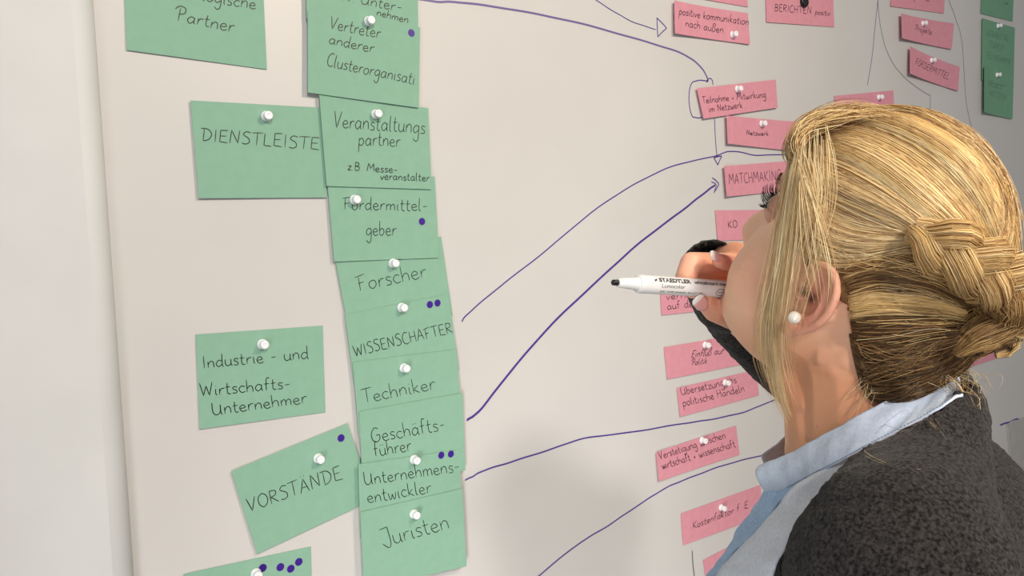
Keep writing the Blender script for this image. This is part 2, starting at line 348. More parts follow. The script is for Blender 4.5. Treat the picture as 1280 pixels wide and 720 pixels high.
Y['match'] = pink([(901,208),(990,201),(993,238),(904,246)], 0, 'pink card reading MATCHMAKING, partly behind the forehead', curl=(.008,.001), texts=[('MATCHMAKING',(908,231),(977,225),6.5)])
Y['ko'] = pink([(893,263),(985,262),(987,298),(896,301)], 0, 'pink card beginning KO, mostly behind the nose', texts=[('KO',(909,285),(922,284),4.7)])
Y['vern'] = pink([(824,356),(915,345),(918,384),(826,394)], 0, 'pink card right behind the marker, second line auf der', texts=[('vernetzt',(832,375),(880,370),4.5),('auf der',(833,387),(871,383),5)])
Y['einf'] = pink([(829,434),(925,418),(930,455),(833,474)], 0, 'pink card reading Einfluß auf Politik', texts=[('Einfluß auf',(863,447),(904,442),4.5,.4),('Politik',(863,457),(883,454),3.8,.4)])
Y['uebe'] = pink([(845,485),(945,462),(948,494),(849,521)], 0, 'pink card reading Übersetzung ins politische Handeln', texts=[('Übersetzung ins',(851,494),(921,478),5),('politische Handeln',(853,508),(931,489),5)])
Y['vers'] = pink([(818,565),(919,532),(923,568),(821,601)], 0, 'pink card reading Verstetigung zwischen Wirtschaft + Wissenschaft', curl=(.004,.001), texts=[('Verstetigung zwischen',(823,574),(907,547),5),('wirtschaft + wissenschaft',(826,586),(919,558),5)])
Y['kost'] = pink([(850,642),(950,606),(953,645),(853,681)], 0, 'pink card reading Kostenfaktor, beside the shirt placket', texts=[('Kostenfaktor f. E',(865,661),(935,634),4.2,.4)])
Y['low'] = pink([(878,700),(975,650),(980,690),(883,735)], 0, 'pink card at the bottom edge, mostly behind the shirt')
Y['top'] = pink([(1042,120),(1116,113),(1118,145),(1044,153)], 0, 'pink card showing just above the top of the head')
Y['p15'] = pink([(1114,-22),(1181,-14),(1179,17),(1112,8)], 0, 'pink card cut off by the top edge above the Projekte card', texts=[('y',(1140,-1),(1145,0),4),('z',(1156,1),(1162,2),5)])
Y['proj'] = pink([(1121,18),(1190,30),(1187,62),(1121,49)], 0, 'pink card reading Projekte', curl=(.012,.002), texts=[('Projekte',(1141,39),(1163,44),4)])
Y['foe2'] = pink([(1132,59),(1197,84),(1195,114),(1131,93)], 0, 'tilted pink card reading FÖRDERMITTEL', curl=(.012,.002), texts=[('FÖRDERMITTEL',(1139,81),(1184,100),4.2)])
Y['prr'] = pink([(1185,444),(1258,421),(1260,443),(1190,466)], 0, 'pink card low at the right, just behind the bun')
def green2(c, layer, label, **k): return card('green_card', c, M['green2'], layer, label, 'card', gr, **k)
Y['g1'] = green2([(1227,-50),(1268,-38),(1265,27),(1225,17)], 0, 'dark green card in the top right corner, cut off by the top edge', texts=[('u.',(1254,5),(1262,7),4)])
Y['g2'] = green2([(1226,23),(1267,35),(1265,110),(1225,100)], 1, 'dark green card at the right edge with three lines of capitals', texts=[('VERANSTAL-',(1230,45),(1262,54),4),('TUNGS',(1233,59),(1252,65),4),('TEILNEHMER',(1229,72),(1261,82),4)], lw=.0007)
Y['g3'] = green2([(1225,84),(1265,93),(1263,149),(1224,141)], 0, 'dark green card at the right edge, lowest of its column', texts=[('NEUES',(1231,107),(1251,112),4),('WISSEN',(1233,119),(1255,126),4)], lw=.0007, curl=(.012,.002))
# grey rounded card by the shoulder
g = [(1258,531),(1264,526),(1274,524),(1300,520),(1310,600),(1296,640),(1270,640)]
q = crom(g + [g[0]], 6)[:-1]; pts = [B(a, b) for a, b in q]; n = len(pts)
V = [(p[0], -.004, p[2]) for p in pts] + [(p[0], -.001, p[2]) for p in pts]
o = obj('rounded_card', V, [tuple(range(n))] + [(i, (i+1) % n, n + (i+1) % n, n + i) for i in range(n)], M['grey'], smooth=False)
tag(o, 'grey rounded paper card at the right edge beside the shoulder', 'card')
# ------------------------------------------------------------------ marker lines on the board
line_part([(505,-4),(545,2),(575,3),(640,12),(720,28),(800,50),(850,66),(872,80),(882,93),(885,102)], .0036, M['violet2'])
line_part([(733,-8),(760,10),(790,27),(820,37)], .0018, M['violet'])
line_part([(821,22),(821,22),(833,35),(833,35),(822,46),(822,46),(821,22)], .0022, M['violet'])
line_part([(885,101),(870,101),(863,107),(861,125),(864,143),(869,147),(877,147)], .0022, M['violet'])
line_part([(883,103),(886,98),(890,100),(891,106)], .0022, M['violet'])
line_part([(893,148),(894,172),(896,196)], .0020, M['violet'])
line_part([(892,197),(892,197),(902,195),(902,195),(897,206),(897,206),(892,197)], .0026, M['violet'])
line_part([(577,402),(585,392),(620,362),(680,315),(740,265),(790,232),(840,208),(890,196),(915,189),(945,194),(985,193),(1010,196)], .0026, M['violet'])
line_part([(583,525),(590,521),(603,509),(640,462),(690,405),(750,348),(800,303),(850,265),(878,243),(894,231)], .0046, M['violet'])
line_part([(890,222),(896,227),(898,231),(894,238),(892,241)], .0026, M['violet'])
line_part([(889,227),(895,231),(893,238)], .0022, M['violet'])
line_part([(581,600),(590,596),(605,588),(640,577),(690,561),(730,548),(790,540),(850,530),(890,524),(930,515),(960,503),(1000,490)], .0030, M['violet'])
line_part([(668,724),(720,682),(760,657),(800,630),(832,610),(860,598),(900,583),(940,572),(985,562)], .0030, M['violet'])
line_part([(1098,-5),(1094,30),(1090,70),(1084,107)], .0020, M['violet2'])
line_part([(1097,0),(1100,30),(1107,60),(1120,85),(1140,105),(1163,120),(1163,120),(1162,145)], .0018, M['violet3'])
line_part([(1185,-2),(1195,25),(1202,50),(1205,90),(1208,130),(1216,165),(1225,190),(1236,210)], .0020, M['violet3'])
line_part([(1250,531),(1260,528),(1273,523)], .0060, M['violet'])
line_part([(865,688),(866,705),(868,722)], .0034, M['violet3'])
line_part([(376,0),(378,-4)], .001, M['violet3'])
# ------------------------------------------------------------------ magnets
pinprof = [(r_, h_ * .72) for r_, h_ in [(.0001,0),(.0072,0),(.0080,.0006),(.0080,.0032),(.0070,.0048),(.0062,.0062),(.0059,.0095),(.0060,.0128),(.0063,.0145),(.0064,.0158),(.0064,.0182),(.0056,.0192),(.0030,.0195),(.0026,.0190),(.0001,.0189)]]
def pin(px, py, key, label, tilt=(0, 0)):
    yf = Y[key]; p = B(px, py); p = np.array((p[0], 0, p[2])); p[1] = yf(p[0], p[2], .0004) if True else 0
    v, f = lathe(p, (tilt[0], -1, tilt[1]), pinprof, 24); o = obj('pin_magnet', v, f, M['pin'], origin=p)
    tag(o, label, 'magnet', 'white pin-shaped magnets holding the cards')
for a in [(456,29,'vertr','white pin magnet above the word Vertreter'), (331,146,'dienst','white pin magnet above the word DIENSTLEISTER'),
    (466,144,'veran','white pin magnet above the word Veranstaltungspartner'), (440,250,'foerd','white pin magnet on the first letter of Fördermittelgeber'),
    (489,329,'forsch','white pin magnet above the word Forscher'), (499,384,'wiss','white pin magnet beside the two dots of the WISSENSCHAFTLER card'),
    (501,459,'tech','white pin magnet above the word Techniker'), (327,430,'indu','white pin magnet above the words Industrie- und'),
    (396,572,'vorst','white pin magnet on the tilted VORSTÄNDE card'), (512,572,'untern','white pin magnet beside the word führer, left of two dots'),
    (511,639,'jur','white pin magnet above the word Juristen'), (319,716,'dots','white pin magnet at the bottom edge beside four violet dots'),
    (913,44,'posi','white pin magnet right of the words nach außen'), (918,112,'teil','white pin magnet on top of the Teilnahme card'),
    (949,155,'netz','white pin magnet above the small word Netzwerk'), (880,431,'einf','white pin magnet above Einfluß auf Politik'),
    (905,478,'uebe','white pin magnet on the Übersetzung card'), (876,550,'vers','white pin magnet on the Verstetigung card'),
    (900,634,'kost','white pin magnet on the Kostenfaktor card'), (1097,122,'top','white pin magnet just above the head'),
    (1151,30,'proj','white pin magnet above the word Projekte'), (1162,76,'foe2','white pin magnet on the tilted FÖRDERMITTEL card'),
    (1245,33,'g2','white pin magnet on the upper full green card at the right edge'), (1244,94,'g3','white pin magnet on the lowest green card at the right edge')]:
    pin(*a)
p = B(1003, 3); p = np.array((p[0], Y['beri'](p[0], p[2], .0003), p[2]))
v, f = lathe(p, (0, -1, 0), [(.0001,0),(.0125,0),(.0135,.001),(.0135,.006),(.0125,.0078),(.0105,.0084),(.0095,.0078),(.0001,.0078)], 28)
o = obj('round_magnet', v, f, M['black'], origin=p); tag(o, 'round black magnet on the BERICHTEN card', 'magnet')
# ------------------------------------------------------------------ the woman (person frame: x = her right, y = towards the board, z = up)
PIT = math.radians(35)
HC = W(1012, 368, .56) + np.array((.068, 0, 0))           # midpoint between the ear canals
ca, sa = math.cos(PIT), math.sin(PIT)
RH = np.array([[1, 0, 0], [0, ca, -sa], [0, sa, ca]])     # head frame -> world
def H(x, y, z): return HC + RH @ np.array((x, y, z), float)
NB = HC + np.array((0, -.012, -.086))                     # base of the neck
TY = math.radians(30); ct, st = math.cos(TY), math.sin(TY)
RT = np.array([[ct, -st, 0], [st, ct, 0], [0, 0, 1]])     # torso turned to her left, right arm reaching forward
def N_(x, y, z): return NB + RT @ np.array((x, y, z), float)
def TF(c): return (c - NB) @ RT                           # world -> torso frame
def remesh(name, parts, vox, smooth=4, keep=None):
    v, f = merge(parts); o = obj(name, v, f, None, origin=(0, 0, 0), mats=[])
    m = o.modifiers.new('r', 'REMESH'); m.mode = 'VOXEL'; m.voxel_size = vox
    s = o.modifiers.new('s', 'SMOOTH'); s.iterations = smooth; s.factor = .5
    me = bpy.data.meshes.new_from_object(o.evaluated_get(bpy.context.evaluated_depsgraph_get()))
    V = np.empty(len(me.vertices) * 3); me.vertices.foreach_get('co', V); V = V.reshape(-1, 3)
    Q = np.empty(len(me.loops), int); me.loops.foreach_get('vertex_index', Q); Q = Q.reshape(-1, 4)
    bpy.data.objects.remove(o); bpy.data.meshes.remove(me); return V, Q
# head surface -----------------------------------------------------
zs  = [-.100,-.092,-.080,-.066,-.052,-.040,-.030,-.015, 0,   .015, .030, .045, .060, .080, .100, .115, .125, .130]
yfr = [ .060, .082, .091, .0885,.0885,.0905,.0900,.0885,.0885,.0880,.0880,.0925,.0925,.0860,.0680,.0450,.0220,.001]
ybk = [ .020, .005,-.018,-.034,-.048,-.058,-.066,-.073,-.078,-.081,-.083,-.083,-.080,-.073,-.060,-.043,-.024,-.001]
wid = [ .014, .028, .041, .0495,.0555,.060, .0630,.0670,.0690,.0700,.0715,.0725,.0725,.0690,.0590,.0440,.0250,.001]
def g2(a, b, s, t): return np.exp(-(a / s) ** 2 - (b / t) ** 2)
nz_h, nth = 110, 128
Z = np.linspace(-.100, .1299, nz_h); T = np.linspace(0, 2*np.pi, nth, endpoint=False)
yf_ = np.interp(Z, zs, yfr); yb_ = np.interp(Z, zs, ybk); w_ = np.interp(Z, zs, wid)
ker = np.array([1, 2, 3, 2, 1]) / 9
for arr in (yf_, yb_, w_): arr[2:-2] = np.convolve(arr, ker, 'valid')
HV = []
for z, a, b, w in zip(Z, yf_, yb_, w_):
    yc = np.interp(z, [-.1, -.05, 0, .05, .13], [.040, .012, -.004, -.012, -.01]); e = np.interp(z, [-.1, -.06, .04, .13], [.95, .80, .86, 1.0])
    c, s = np.cos(T), np.sin(T)
    x = w * np.sign(c) * np.abs(c) ** e; y = yc + np.where(s > 0, (a - yc), (yc - b)) * np.sign(s) * np.abs(s) ** np.where(s > 0, e, 1.0)
    front = np.clip((y - .03) / .04, 0, 1)
    nose = np.interp(z, [-.036, -.028, -.022, -.012, .01, .028, .036], [0, .010, .027, .026, .014, .003, 0])
    y = y + front * nose * np.exp(-(x / np.interp(z, [-.03, -.015, .03], [.0125, .0115, .008])) ** 2)
    y = y + front * .008 * g2(np.abs(x) - .012, z + .024, .006, .008)               # nostril wings
    y = y - front * .011 * g2(np.abs(x) - .031, z - .020, .017, .012)               # eye sockets
    y = y + front * .005 * g2(np.abs(x) - .030, z - .040, .022, .008)               # brow
    y = y + front * (.0065 * g2(x, z + .043, .019, .0045) + .0075 * g2(x, z + .053, .017, .0050) - .003 * g2(x, z + .0475, .024, .002) - .004 * g2(x, z + .064, .02, .006))
    y = y + front * .006 * g2(x, z + .080, .018, .012)
    k = .0085 * g2(y - .056, z + .034, .030, .030); x = x + np.sign(x) * k * .7; y = y + .75 * k * front * (1 - g2(x, z*0, .012, 1))
    HV.append(np.c_[x, y, np.full(nth, z)])
HV = np.vstack(HV)
hc_, hr_ = np.array((0, .0125, .027)), np.array((.0775, .0940, .1010))           # keep the skull inside the hair volume
m_ = np.linalg.norm((HV - hc_) / hr_, axis=1); k_ = np.where((m_ > .945) & (HV[:, 1] < .06), .945 / m_, 1.0)
k_ = 1 + (k_ - 1) * np.clip((HV[:, 2] + .05) / .03, 0, 1) * np.clip((.075 - HV[:, 1]) / .03, 0, 1); HV = hc_ + (HV - hc_) * k_[:, None]
HF = [(j*nth + i, j*nth + (i+1) % nth, (j+1)*nth + (i+1) % nth, (j+1)*nth + i) for j in range(nz_h-1) for i in range(nth)]
HF += [tuple(range(nth))[::-1], tuple((nz_h-1)*nth + i for i in range(nth))]
HVw = HC + HV @ RH.T
parts = [(HVw, HF)]
# ears -------------------------------------------------------------
def ear(s):                                               # s = -1: her left ear, which the camera sees
    E = lambda y, z, o: H(s * (.0655 + o * .92), y * .92, z * .92 - .001)
    out = []
    hel = crom([(.004,.006,.006),(.007,.018,.011),(.002,.029,.014),(-.011,.033,.017),(-.023,.026,.0195),(-.028,.011,.020),(-.026,-.005,.0185),(-.019,-.017,.015),(-.010,-.026,.011)], 5)
    out.append(tube([E(*q) for q in hel], .0029, 10))
    ah = crom([(-.004,.022,.009),(-.013,.017,.013),(-.018,.007,.015),(-.018,-.004,.0145),(-.012,-.014,.012)], 5)
    out.append(tube([E(*q) for q in ah], .0026, 10))
    for c, r in (((-.004,-.027,.0085), (.0040,.0085,.0085)), ((.005,-.002,.004), (.0050,.0045,.0065)), ((-.007,-.0155,.0100), (.0030,.0045,.0035))):
        out.append(ball(E(*c), r, RH))
    for t in np.linspace(0, 1, 26):                        # shell of the ear behind the rims
        i = int(t * (len(hel) - 1)); a = np.array(hel[i]); m = np.array((-.008, .004, .0005))
        out.append(tube([E(*(m + (a - m) * k)) for k in (0, .5, 1)], [.0040, .0024, .0022], 8))
    out.append(ball(E(-.009, .002, -.001), (.005, .014, .022), RH))
    return out
parts += ear(-1) + ear(1)
# neck, torso, arms, legs ------------------------------------------
def ell(c, r, R=None): return ball(c, r, RT if R is None else R, 28, 18)
parts += chain([H(0, -.026, -.022), N_(0, .004, .030), N_(0, -.002, -.020)], [.056, .054, .060])
parts += chain([H(0, .030, -.062), N_(0, .034, .000), N_(0, .022, -.04)], [.030, .034, .045])
for s in (-1, 1):                                         # neck to shoulder
    parts += chain([N_(s*.035, -.030, .005), N_(s*.085, -.026, -.028), N_(s*.150, -.012, -.052)], [.022, .028, .042])
TOR = [((0, -.018, -.14), (.150, .092, .120)), ((0, .000, -.24), (.142, .095, .160)), ((0, .004, -.38), (.120, .088, .150)), ((0, -.005, -.52), (.155, .105, .150)),
       ((-.065, .060, -.22), (.065, .058, .062)), ((.065, .060, -.22), (.065, .058, .062))]
parts += [ell(N_(*c), r) for c, r in TOR]
SL, SR = N_(-.155, -.012, -.074), N_(.158, .006, -.050)
EL, WL = N_(-.205, -.045, -.34), N_(-.185, .06, -.57)
ER, WR = W(1032, 474, .895), W(926, 388, .775)
parts += chain([SL, (SL + EL) / 2, EL, (EL*2 + WL) / 3, WL], [.050, .043, .036, .036, .024])
parts += chain([SR, (SR + ER) / 2, ER, (ER*2 + WR) / 3, WR], [.050, .043, .036, .036, .024])
for s in (-1, 1):
    parts += chain([N_(s*.085, .0, -.60), N_(s*.088, .015, -.98), N_(s*.09, -.01, -1.36)], [.085, .052, .038])
    parts += chain([N_(s*.09, -.02, -1.37), N_(s*.095, .10, -1.395)], [.032, .024])
def finger(pts, r): return chain(pts, r)
def WH(px, py, z): return W(px, py, z + min(.040, max(.004, .014 + (px - 870) * .0005)))
# right hand -------------------------------------------------------
PZ = .668
parts += [ell(WH(918, 352, .716), (.017, .030, .038)), ell(WH(926, 372, .728), (.022, .028, .030))]
parts += finger([WH(912, 330, .705), WH(864, 329, .690), WH(857, 347, .684), WH(866, 362, .690)], [.0105, .0100, .0092, .0082])      # index, bent over the pen
parts += finger([WH(905, 352, .712), WH(874, 346, .706), WH(872, 362, .704), WH(886, 371, .700)], [.0100, .0088, .0082, .0075])      # ring, folded behind the pen
parts += finger([WH(915, 372, .716), WH(888, 366, .712), WH(884, 380, .710), WH(896, 387, .704)], [.0092, .0080, .0074, .0068])      # little finger
parts += finger([WH(934, 356, .706), WH(946, 343, .690), WH(921, 332, .673), WH(899, 326, .664)], [.0098, .0086, .0078, .0066])      # middle finger curled back
parts += finger([WH(936, 402, .722), WH(914, 394, .694), WH(894, 387, .678), WH(881, 376, .6710)], [.0145, .0128, .0112, .0086])     # thumb under the pen
# left hand hanging at her side -----------------------------------
parts += [ell(WL + np.array((.005, .02, -.045)), (.014, .032, .045))]
for k in range(4):
    b = WL + np.array((.0, -.005 + .018*k, -.08)); parts += finger([b, b + (.004, .006, -.035), b + (.014, .008, -.06 - .004*(1.5 - abs(k-1.5)))], [.0085, .0078, .0066])
b = WL + np.array((.01, .04, -.03)); parts += finger([b, b + (.012, .02, -.035), b + (.018, .02, -.062)], [.011, .0095, .008])
BV, BQ = remesh('body', parts, .0017, 3)
hd = (BV - HC) @ RH
kc = np.exp(-(((hd[:, 1] - .004) / .0035) ** 2 + ((hd[:, 2] - .002) / .0045) ** 2)) * (np.abs(hd[:, 0]) > .062)      # ear canals
hd[:, 0] -= np.sign(hd[:, 0]) * kc * .011; BV = HC + hd @ RH.T
hd = (BV - HC) @ RH                                        # head-frame coordinates for the colours
skin = np.tile(lin(253, 198, 164), (len(BV), 1))
def blend(c, k): 
    global skin
    k = np.clip(k, 0, 1)[:, None]; skin = skin * (1 - k) + np.array(c) * k
x, y, z = hd.T; headm = np.linalg.norm(hd - (0, 0, .02), axis=1) < .16
blend(lin(236,160,134), .35 * g2(np.abs(x) - .045, z + .018, .030, .030) * (y > .02) * headm)
blend(lin(214,120,108), .55 * ((x < -.066) | (x > .066)) * g2(y + .012, z, .03, .04) * headm)
blend(lin(190,90,90), .9 * g2(x, z + .048, .022, .009) * (y > .085) * headm)
blend(lin(70,20,20), 1.0 * np.exp(-(np.linalg.norm(np.abs(hd) * (1,1,1) - np.array((.0685, .004, .001)), axis=1) / .0042) ** 2) * (x < 0))  # shade inside the ear canal, put into the skin colour
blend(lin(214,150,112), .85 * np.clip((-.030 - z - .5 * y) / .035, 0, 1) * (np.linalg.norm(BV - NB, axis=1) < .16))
hm = np.linalg.norm(BV - WH(900, 355, .70), axis=1) < .07
blend(lin(222,150,128), .5 * hm)
mskin, nt, b = new_mat('skin', rough=.48, spec=.4, Subsurface_Weight=.18, Subsurface_Scale=.004)
at = nd(nt, 'ShaderNodeAttribute', attribute_name='Col'); tc = nd(nt, 'ShaderNodeTexCoord')
no = nd(nt, 'ShaderNodeTexNoise'); no.inputs['Scale'].default_value = 330; no.inputs['Detail'].default_value = 1.5; nt.links.new(tc.outputs['Object'], no.inputs['Vector'])
rp = nd(nt, 'ShaderNodeValToRGB'); rp.color_ramp.elements[0].position = .70; rp.color_ramp.elements[0].color = (1,1,1,1); rp.color_ramp.elements[1].position = .80; rp.color_ramp.elements[1].color = (*lin(232,208,192), 1)
nt.links.new(no.outputs['Fac'], rp.inputs[0]); mx = nd(nt, 'ShaderNodeMix', data_type='RGBA', blend_type='MULTIPLY'); mx.inputs['Factor'].default_value = .8
nt.links.new(at.outputs['Color'], mx.inputs['A']); nt.links.new(rp.outputs[0], mx.inputs['B']); nt.links.new(mx.outputs['Result'], b.inputs['Base Color'])
n2 = nd(nt, 'ShaderNodeTexNoise'); n2.inputs['Scale'].default_value = 900; nt.links.new(tc.outputs['Object'], n2.inputs['Vector'])
bp = nd(nt, 'ShaderNodeBump'); bp.inputs['Strength'].default_value = .12; bp.inputs['Distance'].default_value = .0006; nt.links.new(n2.outputs['Fac'], bp.inputs['Height']); nt.links.new(bp.outputs[0], b.inputs['Normal'])
person = empty('person', (HC[0], HC[1] - .02, 0), 'blond woman in dark grey cardigan and light blue shirt, holding a marker to her mouth', 'person')
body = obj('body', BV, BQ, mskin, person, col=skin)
# eyes, brows, lashes ---------------------------------------------
meye = new_mat('eye_white', lin(236,230,226), .15)[0]; miris = new_mat('iris', lin(86,110,120), .2)[0]
mlash = new_mat('lash', lin(26,20,20), .5)[0]; mbrow = new_mat('brow', lin(150,112,78), .6)[0]
for s in (-1, 1):
    ec = H(s*.0305, .0735, .0205); e = obj('eye', *ball(ec, .0118), meye, person)
    v, f = lathe(ec + RH @ np.array((0, .0105, 0)), RH @ np.array((0, 1, .15)), [(.0055, 0), (.0050, .0012), (.0001, .0021)], 20)
    obj('iris', v, f, miris, e)
    up_ = lambda t: .0 + .52 * max(0, math.cos(min(abs(t), 1.16) * 1.35)) ** .8; lo_ = lambda t: .0 - .26 * max(0, math.cos(min(abs(t), 1.16) * 1.35)) ** .8
    def LD(az, el, r): return H(s*.0305 + r * math.sin(az) * math.cos(el) * s, .0735 + r * math.cos(az) * math.cos(el), .0205 + r * math.sin(el))
    for fn, end in ((up_, 1.35), (lo_, -1.25)):
        vv, ff = [], []
        for i in range(21):
            az = -2.2 + 4.4 * i / 20
            for j in range(8): vv.append(LD(az, fn(az) + (end - fn(az)) * j / 7, .0130 - .0004 * (j == 0)))
        for i in range(20):
            for j in range(7): ff.append((i*8+j, i*8+8+j, i*8+9+j, i*8+j+1))
        lo = obj('eyelid', vv, ff, mskin, person, col=np.tile(lin(214,160,138), (len(vv), 1))); md = lo.modifiers.new('t', 'SOLIDIFY'); md.thickness = .0008; md.offset = 0
    ls = []
    for i in range(40):
        az = -.95 + 2.15 * i / 39; p0 = LD(az, up_(az), .0132); o_ = RH @ nz((math.sin(az) * .5 * s, math.cos(az * .6), .1)); u_ = RH @ np.array((0, -.10, 1.0))
        L = .0085 + .0035 * (i / 39) + .0015 * random.random(); sd = RH @ np.array((s, 0, 0)) * random.uniform(-.1, .35)
        ls.append(tube([p0 + (o_ + sd) * L * k * (1 - .3 * k) + u_ * L * .62 * k * k for k in (0, .3, .6, .85, 1)], [.00028, .00026, .0002, .00013, .00004], 4))
    for i in range(18):
        az = -.8 + 1.9 * i / 17; p0 = LD(az, lo_(az), .0132); o_ = RH @ nz((math.sin(az) * .6 * s, math.cos(az), -.35))
        ls.append(tube([p0 + o_ * .0055 * k + RH @ np.array((0, 0, .0015)) * k * k for k in (0, .5, 1)], [.00022, .00016, .00004], 4))
    obj('eyelashes', *merge(ls), mlash, person)
    br = []
    for i in range(110):
        t = random.random(); xx = .014 + .036*t; zz = .0385 + .006*math.sin(t*2.6) - .004*t + random.uniform(-.0022, .0022)
        yy = .0975 - .9*(xx-.010)**1.55*.9 - 0.15*t**3*.1
        # find the skin surface in front of this point
        dd = (HV[:, 0] - s*xx)**2 + (HV[:, 2] - zz)**2 + (HV[:, 1] < .03) * 1; yy = HV[np.argmin(dd), 1]
        br.append(tube([H(s*xx, yy + .0004, zz), H(s*(xx+.003), yy + .0009 - .0012, zz + .001), H(s*(xx+.006), yy - .003, zz + .0005)], [.0003, .00025, .00005], 4))
    obj('eyebrow', *merge(br), mbrow, person)
# nails -----------------------------------------------------------
mnail, nt, b = new_mat('nail', rough=.18, spec=.6); at = nd(nt, 'ShaderNodeAttribute', attribute_name='Col'); nt.links.new(at.outputs['Color'], b.inputs['Base Color'])
def nail(tip, root, wdt, facing):           # curved plate from root to tip, facing the given point
    t = tip - root; L = np.linalg.norm(t); t /= L; nrm = nz(facing); nrm = nz(nrm - t * nrm.dot(t)); sd = np.cross(t, nrm); V, C = [], []
    nu, nv = 9, 11
    for side in (0, 1):
        for j in range(nv):
            for i in range(nu):
                u, v = -1 + 2*i/(nu-1), j/(nv-1); ww = wdt * (1 - .35*max(0, .25-v)/.25*abs(u)) * (1 - .3*max(0, v-.85)/.15)
                rr = math.sqrt(max(0, 1 - (.62*u)**2)) - 1
                tt = v - .10*(u*u)*(1 if v > .5 else -1.0)*abs(v-.5)*2
                V.append(root + t*L*tt + sd*ww*u + nrm*(rr*wdt*1.1 + .0009*math.sin(v*math.pi) - side*.0007)); C.append(lin(250,244,240) if v > .70 else lin(236,176,168))
    n = nu*nv; Fc = []
    for j in range(nv-1):
        for i in range(nu-1):
            a = j*nu+i; Fc += [(a, a+1, a+nu+1, a+nu), (n+a, n+a+nu, n+a+nu+1, n+a+1)]
    rim = list(range(nu)) + [j*nu+nu-1 for j in range(1, nv)] + [(nv-1)*nu+i for i in range(nu-2, -1, -1)] + [j*nu for j in range(nv-2, 0, -1)]
    Fc += [(rim[k], n+rim[k], n+rim[(k+1) % len(rim)], rim[(k+1) % len(rim)]) for k in range(len(rim))]
    obj('nail', V, Fc, mnail, person, col=np.array(C))
toc = CAM - W(885, 360, .67)
nail(WH(870.5, 371.5, .6585), WH(883, 387, .6625), .0062, toc + np.array((0, 0, .12)))
nail(WH(888.5, 317, .6570), WH(905, 324, .6600), .0048, toc + np.array((0, 0, .30)))
# ------------------------------------------------------------------ clothes
def garment(name, vols, vox, cut, mat, sm=6, disp=0, th=.0022, fn=None):
    V, Q = remesh(name, vols, vox, sm)
    if fn is not None: V = fn(V)
    c = V[Q].mean(1); keep = ~cut(c); Q = Q[keep]
    u, inv = np.unique(Q, return_inverse=True); V = V[u]; Q = inv.reshape(-1, 4)
    o = obj(name, V, Q, mat, person)
    m = o.modifiers.new('thickness', 'SOLIDIFY'); m.thickness = th; m.offset = -1
    if disp:
        tx = bpy.data.textures.new('wool', 'CLOUDS'); tx.noise_scale = .006; d = o.modifiers.new('wool', 'DISPLACE'); d.texture = tx; d.strength = disp; d.mid_level = .5
    return o
def infl(k): return [ell(N_(*c), np.array(r) + k) for c, r in TOR]
# shirt
def trap(k): 
    q = []
    for s in (-1, 1): q += chain([N_(s*.035, -.026, .000), N_(s*.085, -.024, -.030), N_(s*.150, -.012, -.052)], [.034 + k, .032 + k, .046 + k])
    return q
def shirt_cut(c):
    d = TF(c)
    neck = (d[:, 2] > -.045 + d[:, 1] * -.50) & (np.hypot(d[:, 0], d[:, 1] - .01) < .112)
    vneck = (d[:, 1] > .02) & (np.abs(d[:, 0]) < .016 + .25 * np.clip(d[:, 2] + .10, -.085, .2)) & (d[:, 2] > -.12)
    low = d[:, 2] < -.62
    return neck | vneck | low
mshirt = noisy(*new_mat('blue_shirt', rough=.85, spec=.15), lin(158,186,222), lin(176,200,230), 420, detail=2, bump=.25, dist=.0006, bscale=1400)
mplac = noisy(*new_mat('white_shirt_edge', rough=.85, spec=.15), lin(208,214,226), lin(222,226,236), 420, detail=2, bump=.2, dist=.0006, bscale=1400)
garment('shirt', infl(.006) + trap(.004) + chain([SL, (SL+EL)/2, EL], [.055, .047, .042]) + chain([SR, (SR+ER)/2, ER], [.055, .047, .042]), .0035, shirt_cut, mshirt, 8)
# cardigan
CHEST = lambda d: np.interp(-d[:, 2], [0, .05, .12, .22, .40, .62], [.052, .052, .046, .040, .045, .06])
def card_cut(c):
    d = TF(c)
    neck = (d[:, 2] > np.where(d[:, 1] < 0, -.012, -.034) + d[:, 1] * -.62) & (np.hypot(d[:, 0], d[:, 1] - .008) < np.where(d[:, 1] < 0, .084, .102))
    w = NB + np.c_[-np.abs(d[:, 0]), d[:, 1:]] @ RT.T
    cc = (w - CAM) @ A; px, py = 640 + F * cc[:, 0] / cc[:, 2], 360 + F * cc[:, 1] / cc[:, 2]     # edge of the open front, measured on her left side
    edge = np.interp(py, [440,470,505,527,548,578,610,650,690,725,800,1000], [1212,1206,1186,1150,1110,1060,1020,985,960,945,915,880])
    ad = np.abs(d[:, 0]); opening = (px < edge) & (d[:, 1] > np.where(ad < .045, .02, -.05)) & (ad < np.interp(-d[:, 2], [0, .14, .22, .50, .66], [.115, .115, .060, .030, .035])) & (d[:, 2] > -.66) & (d[:, 1] < .135)
    opening |= (ad < .030) & (d[:, 1] > .03) & (d[:, 1] < .18) & (d[:, 2] > -.68)
    low = d[:, 2] < -.68
    hole = (np.linalg.norm(c - WH(893, 350, .70), axis=1) < .044) & ((c - CAM) @ (A @ (0, 0, 1)) < .751)   # the hand comes out of the sleeve here
    tip = np.linalg.norm(c - (WL + np.array((0, .02, -.04))), axis=1) < .03
    return neck | opening | low | hole | tip
mcard, nt, b = new_mat('cardigan_wool', rough=.95, spec=.08, Sheen_Weight=.10)
noisy(mcard, nt, b, lin(17,16,17), lin(60,56,55), 470, detail=6, bump=.5, dist=.002, bscale=600)
sl = chain([SL, (SL+EL)/2, EL, (EL*2+WL)/3, WL + np.array((.003, .008, -.02))], [.068, .056, .050, .047, .036])
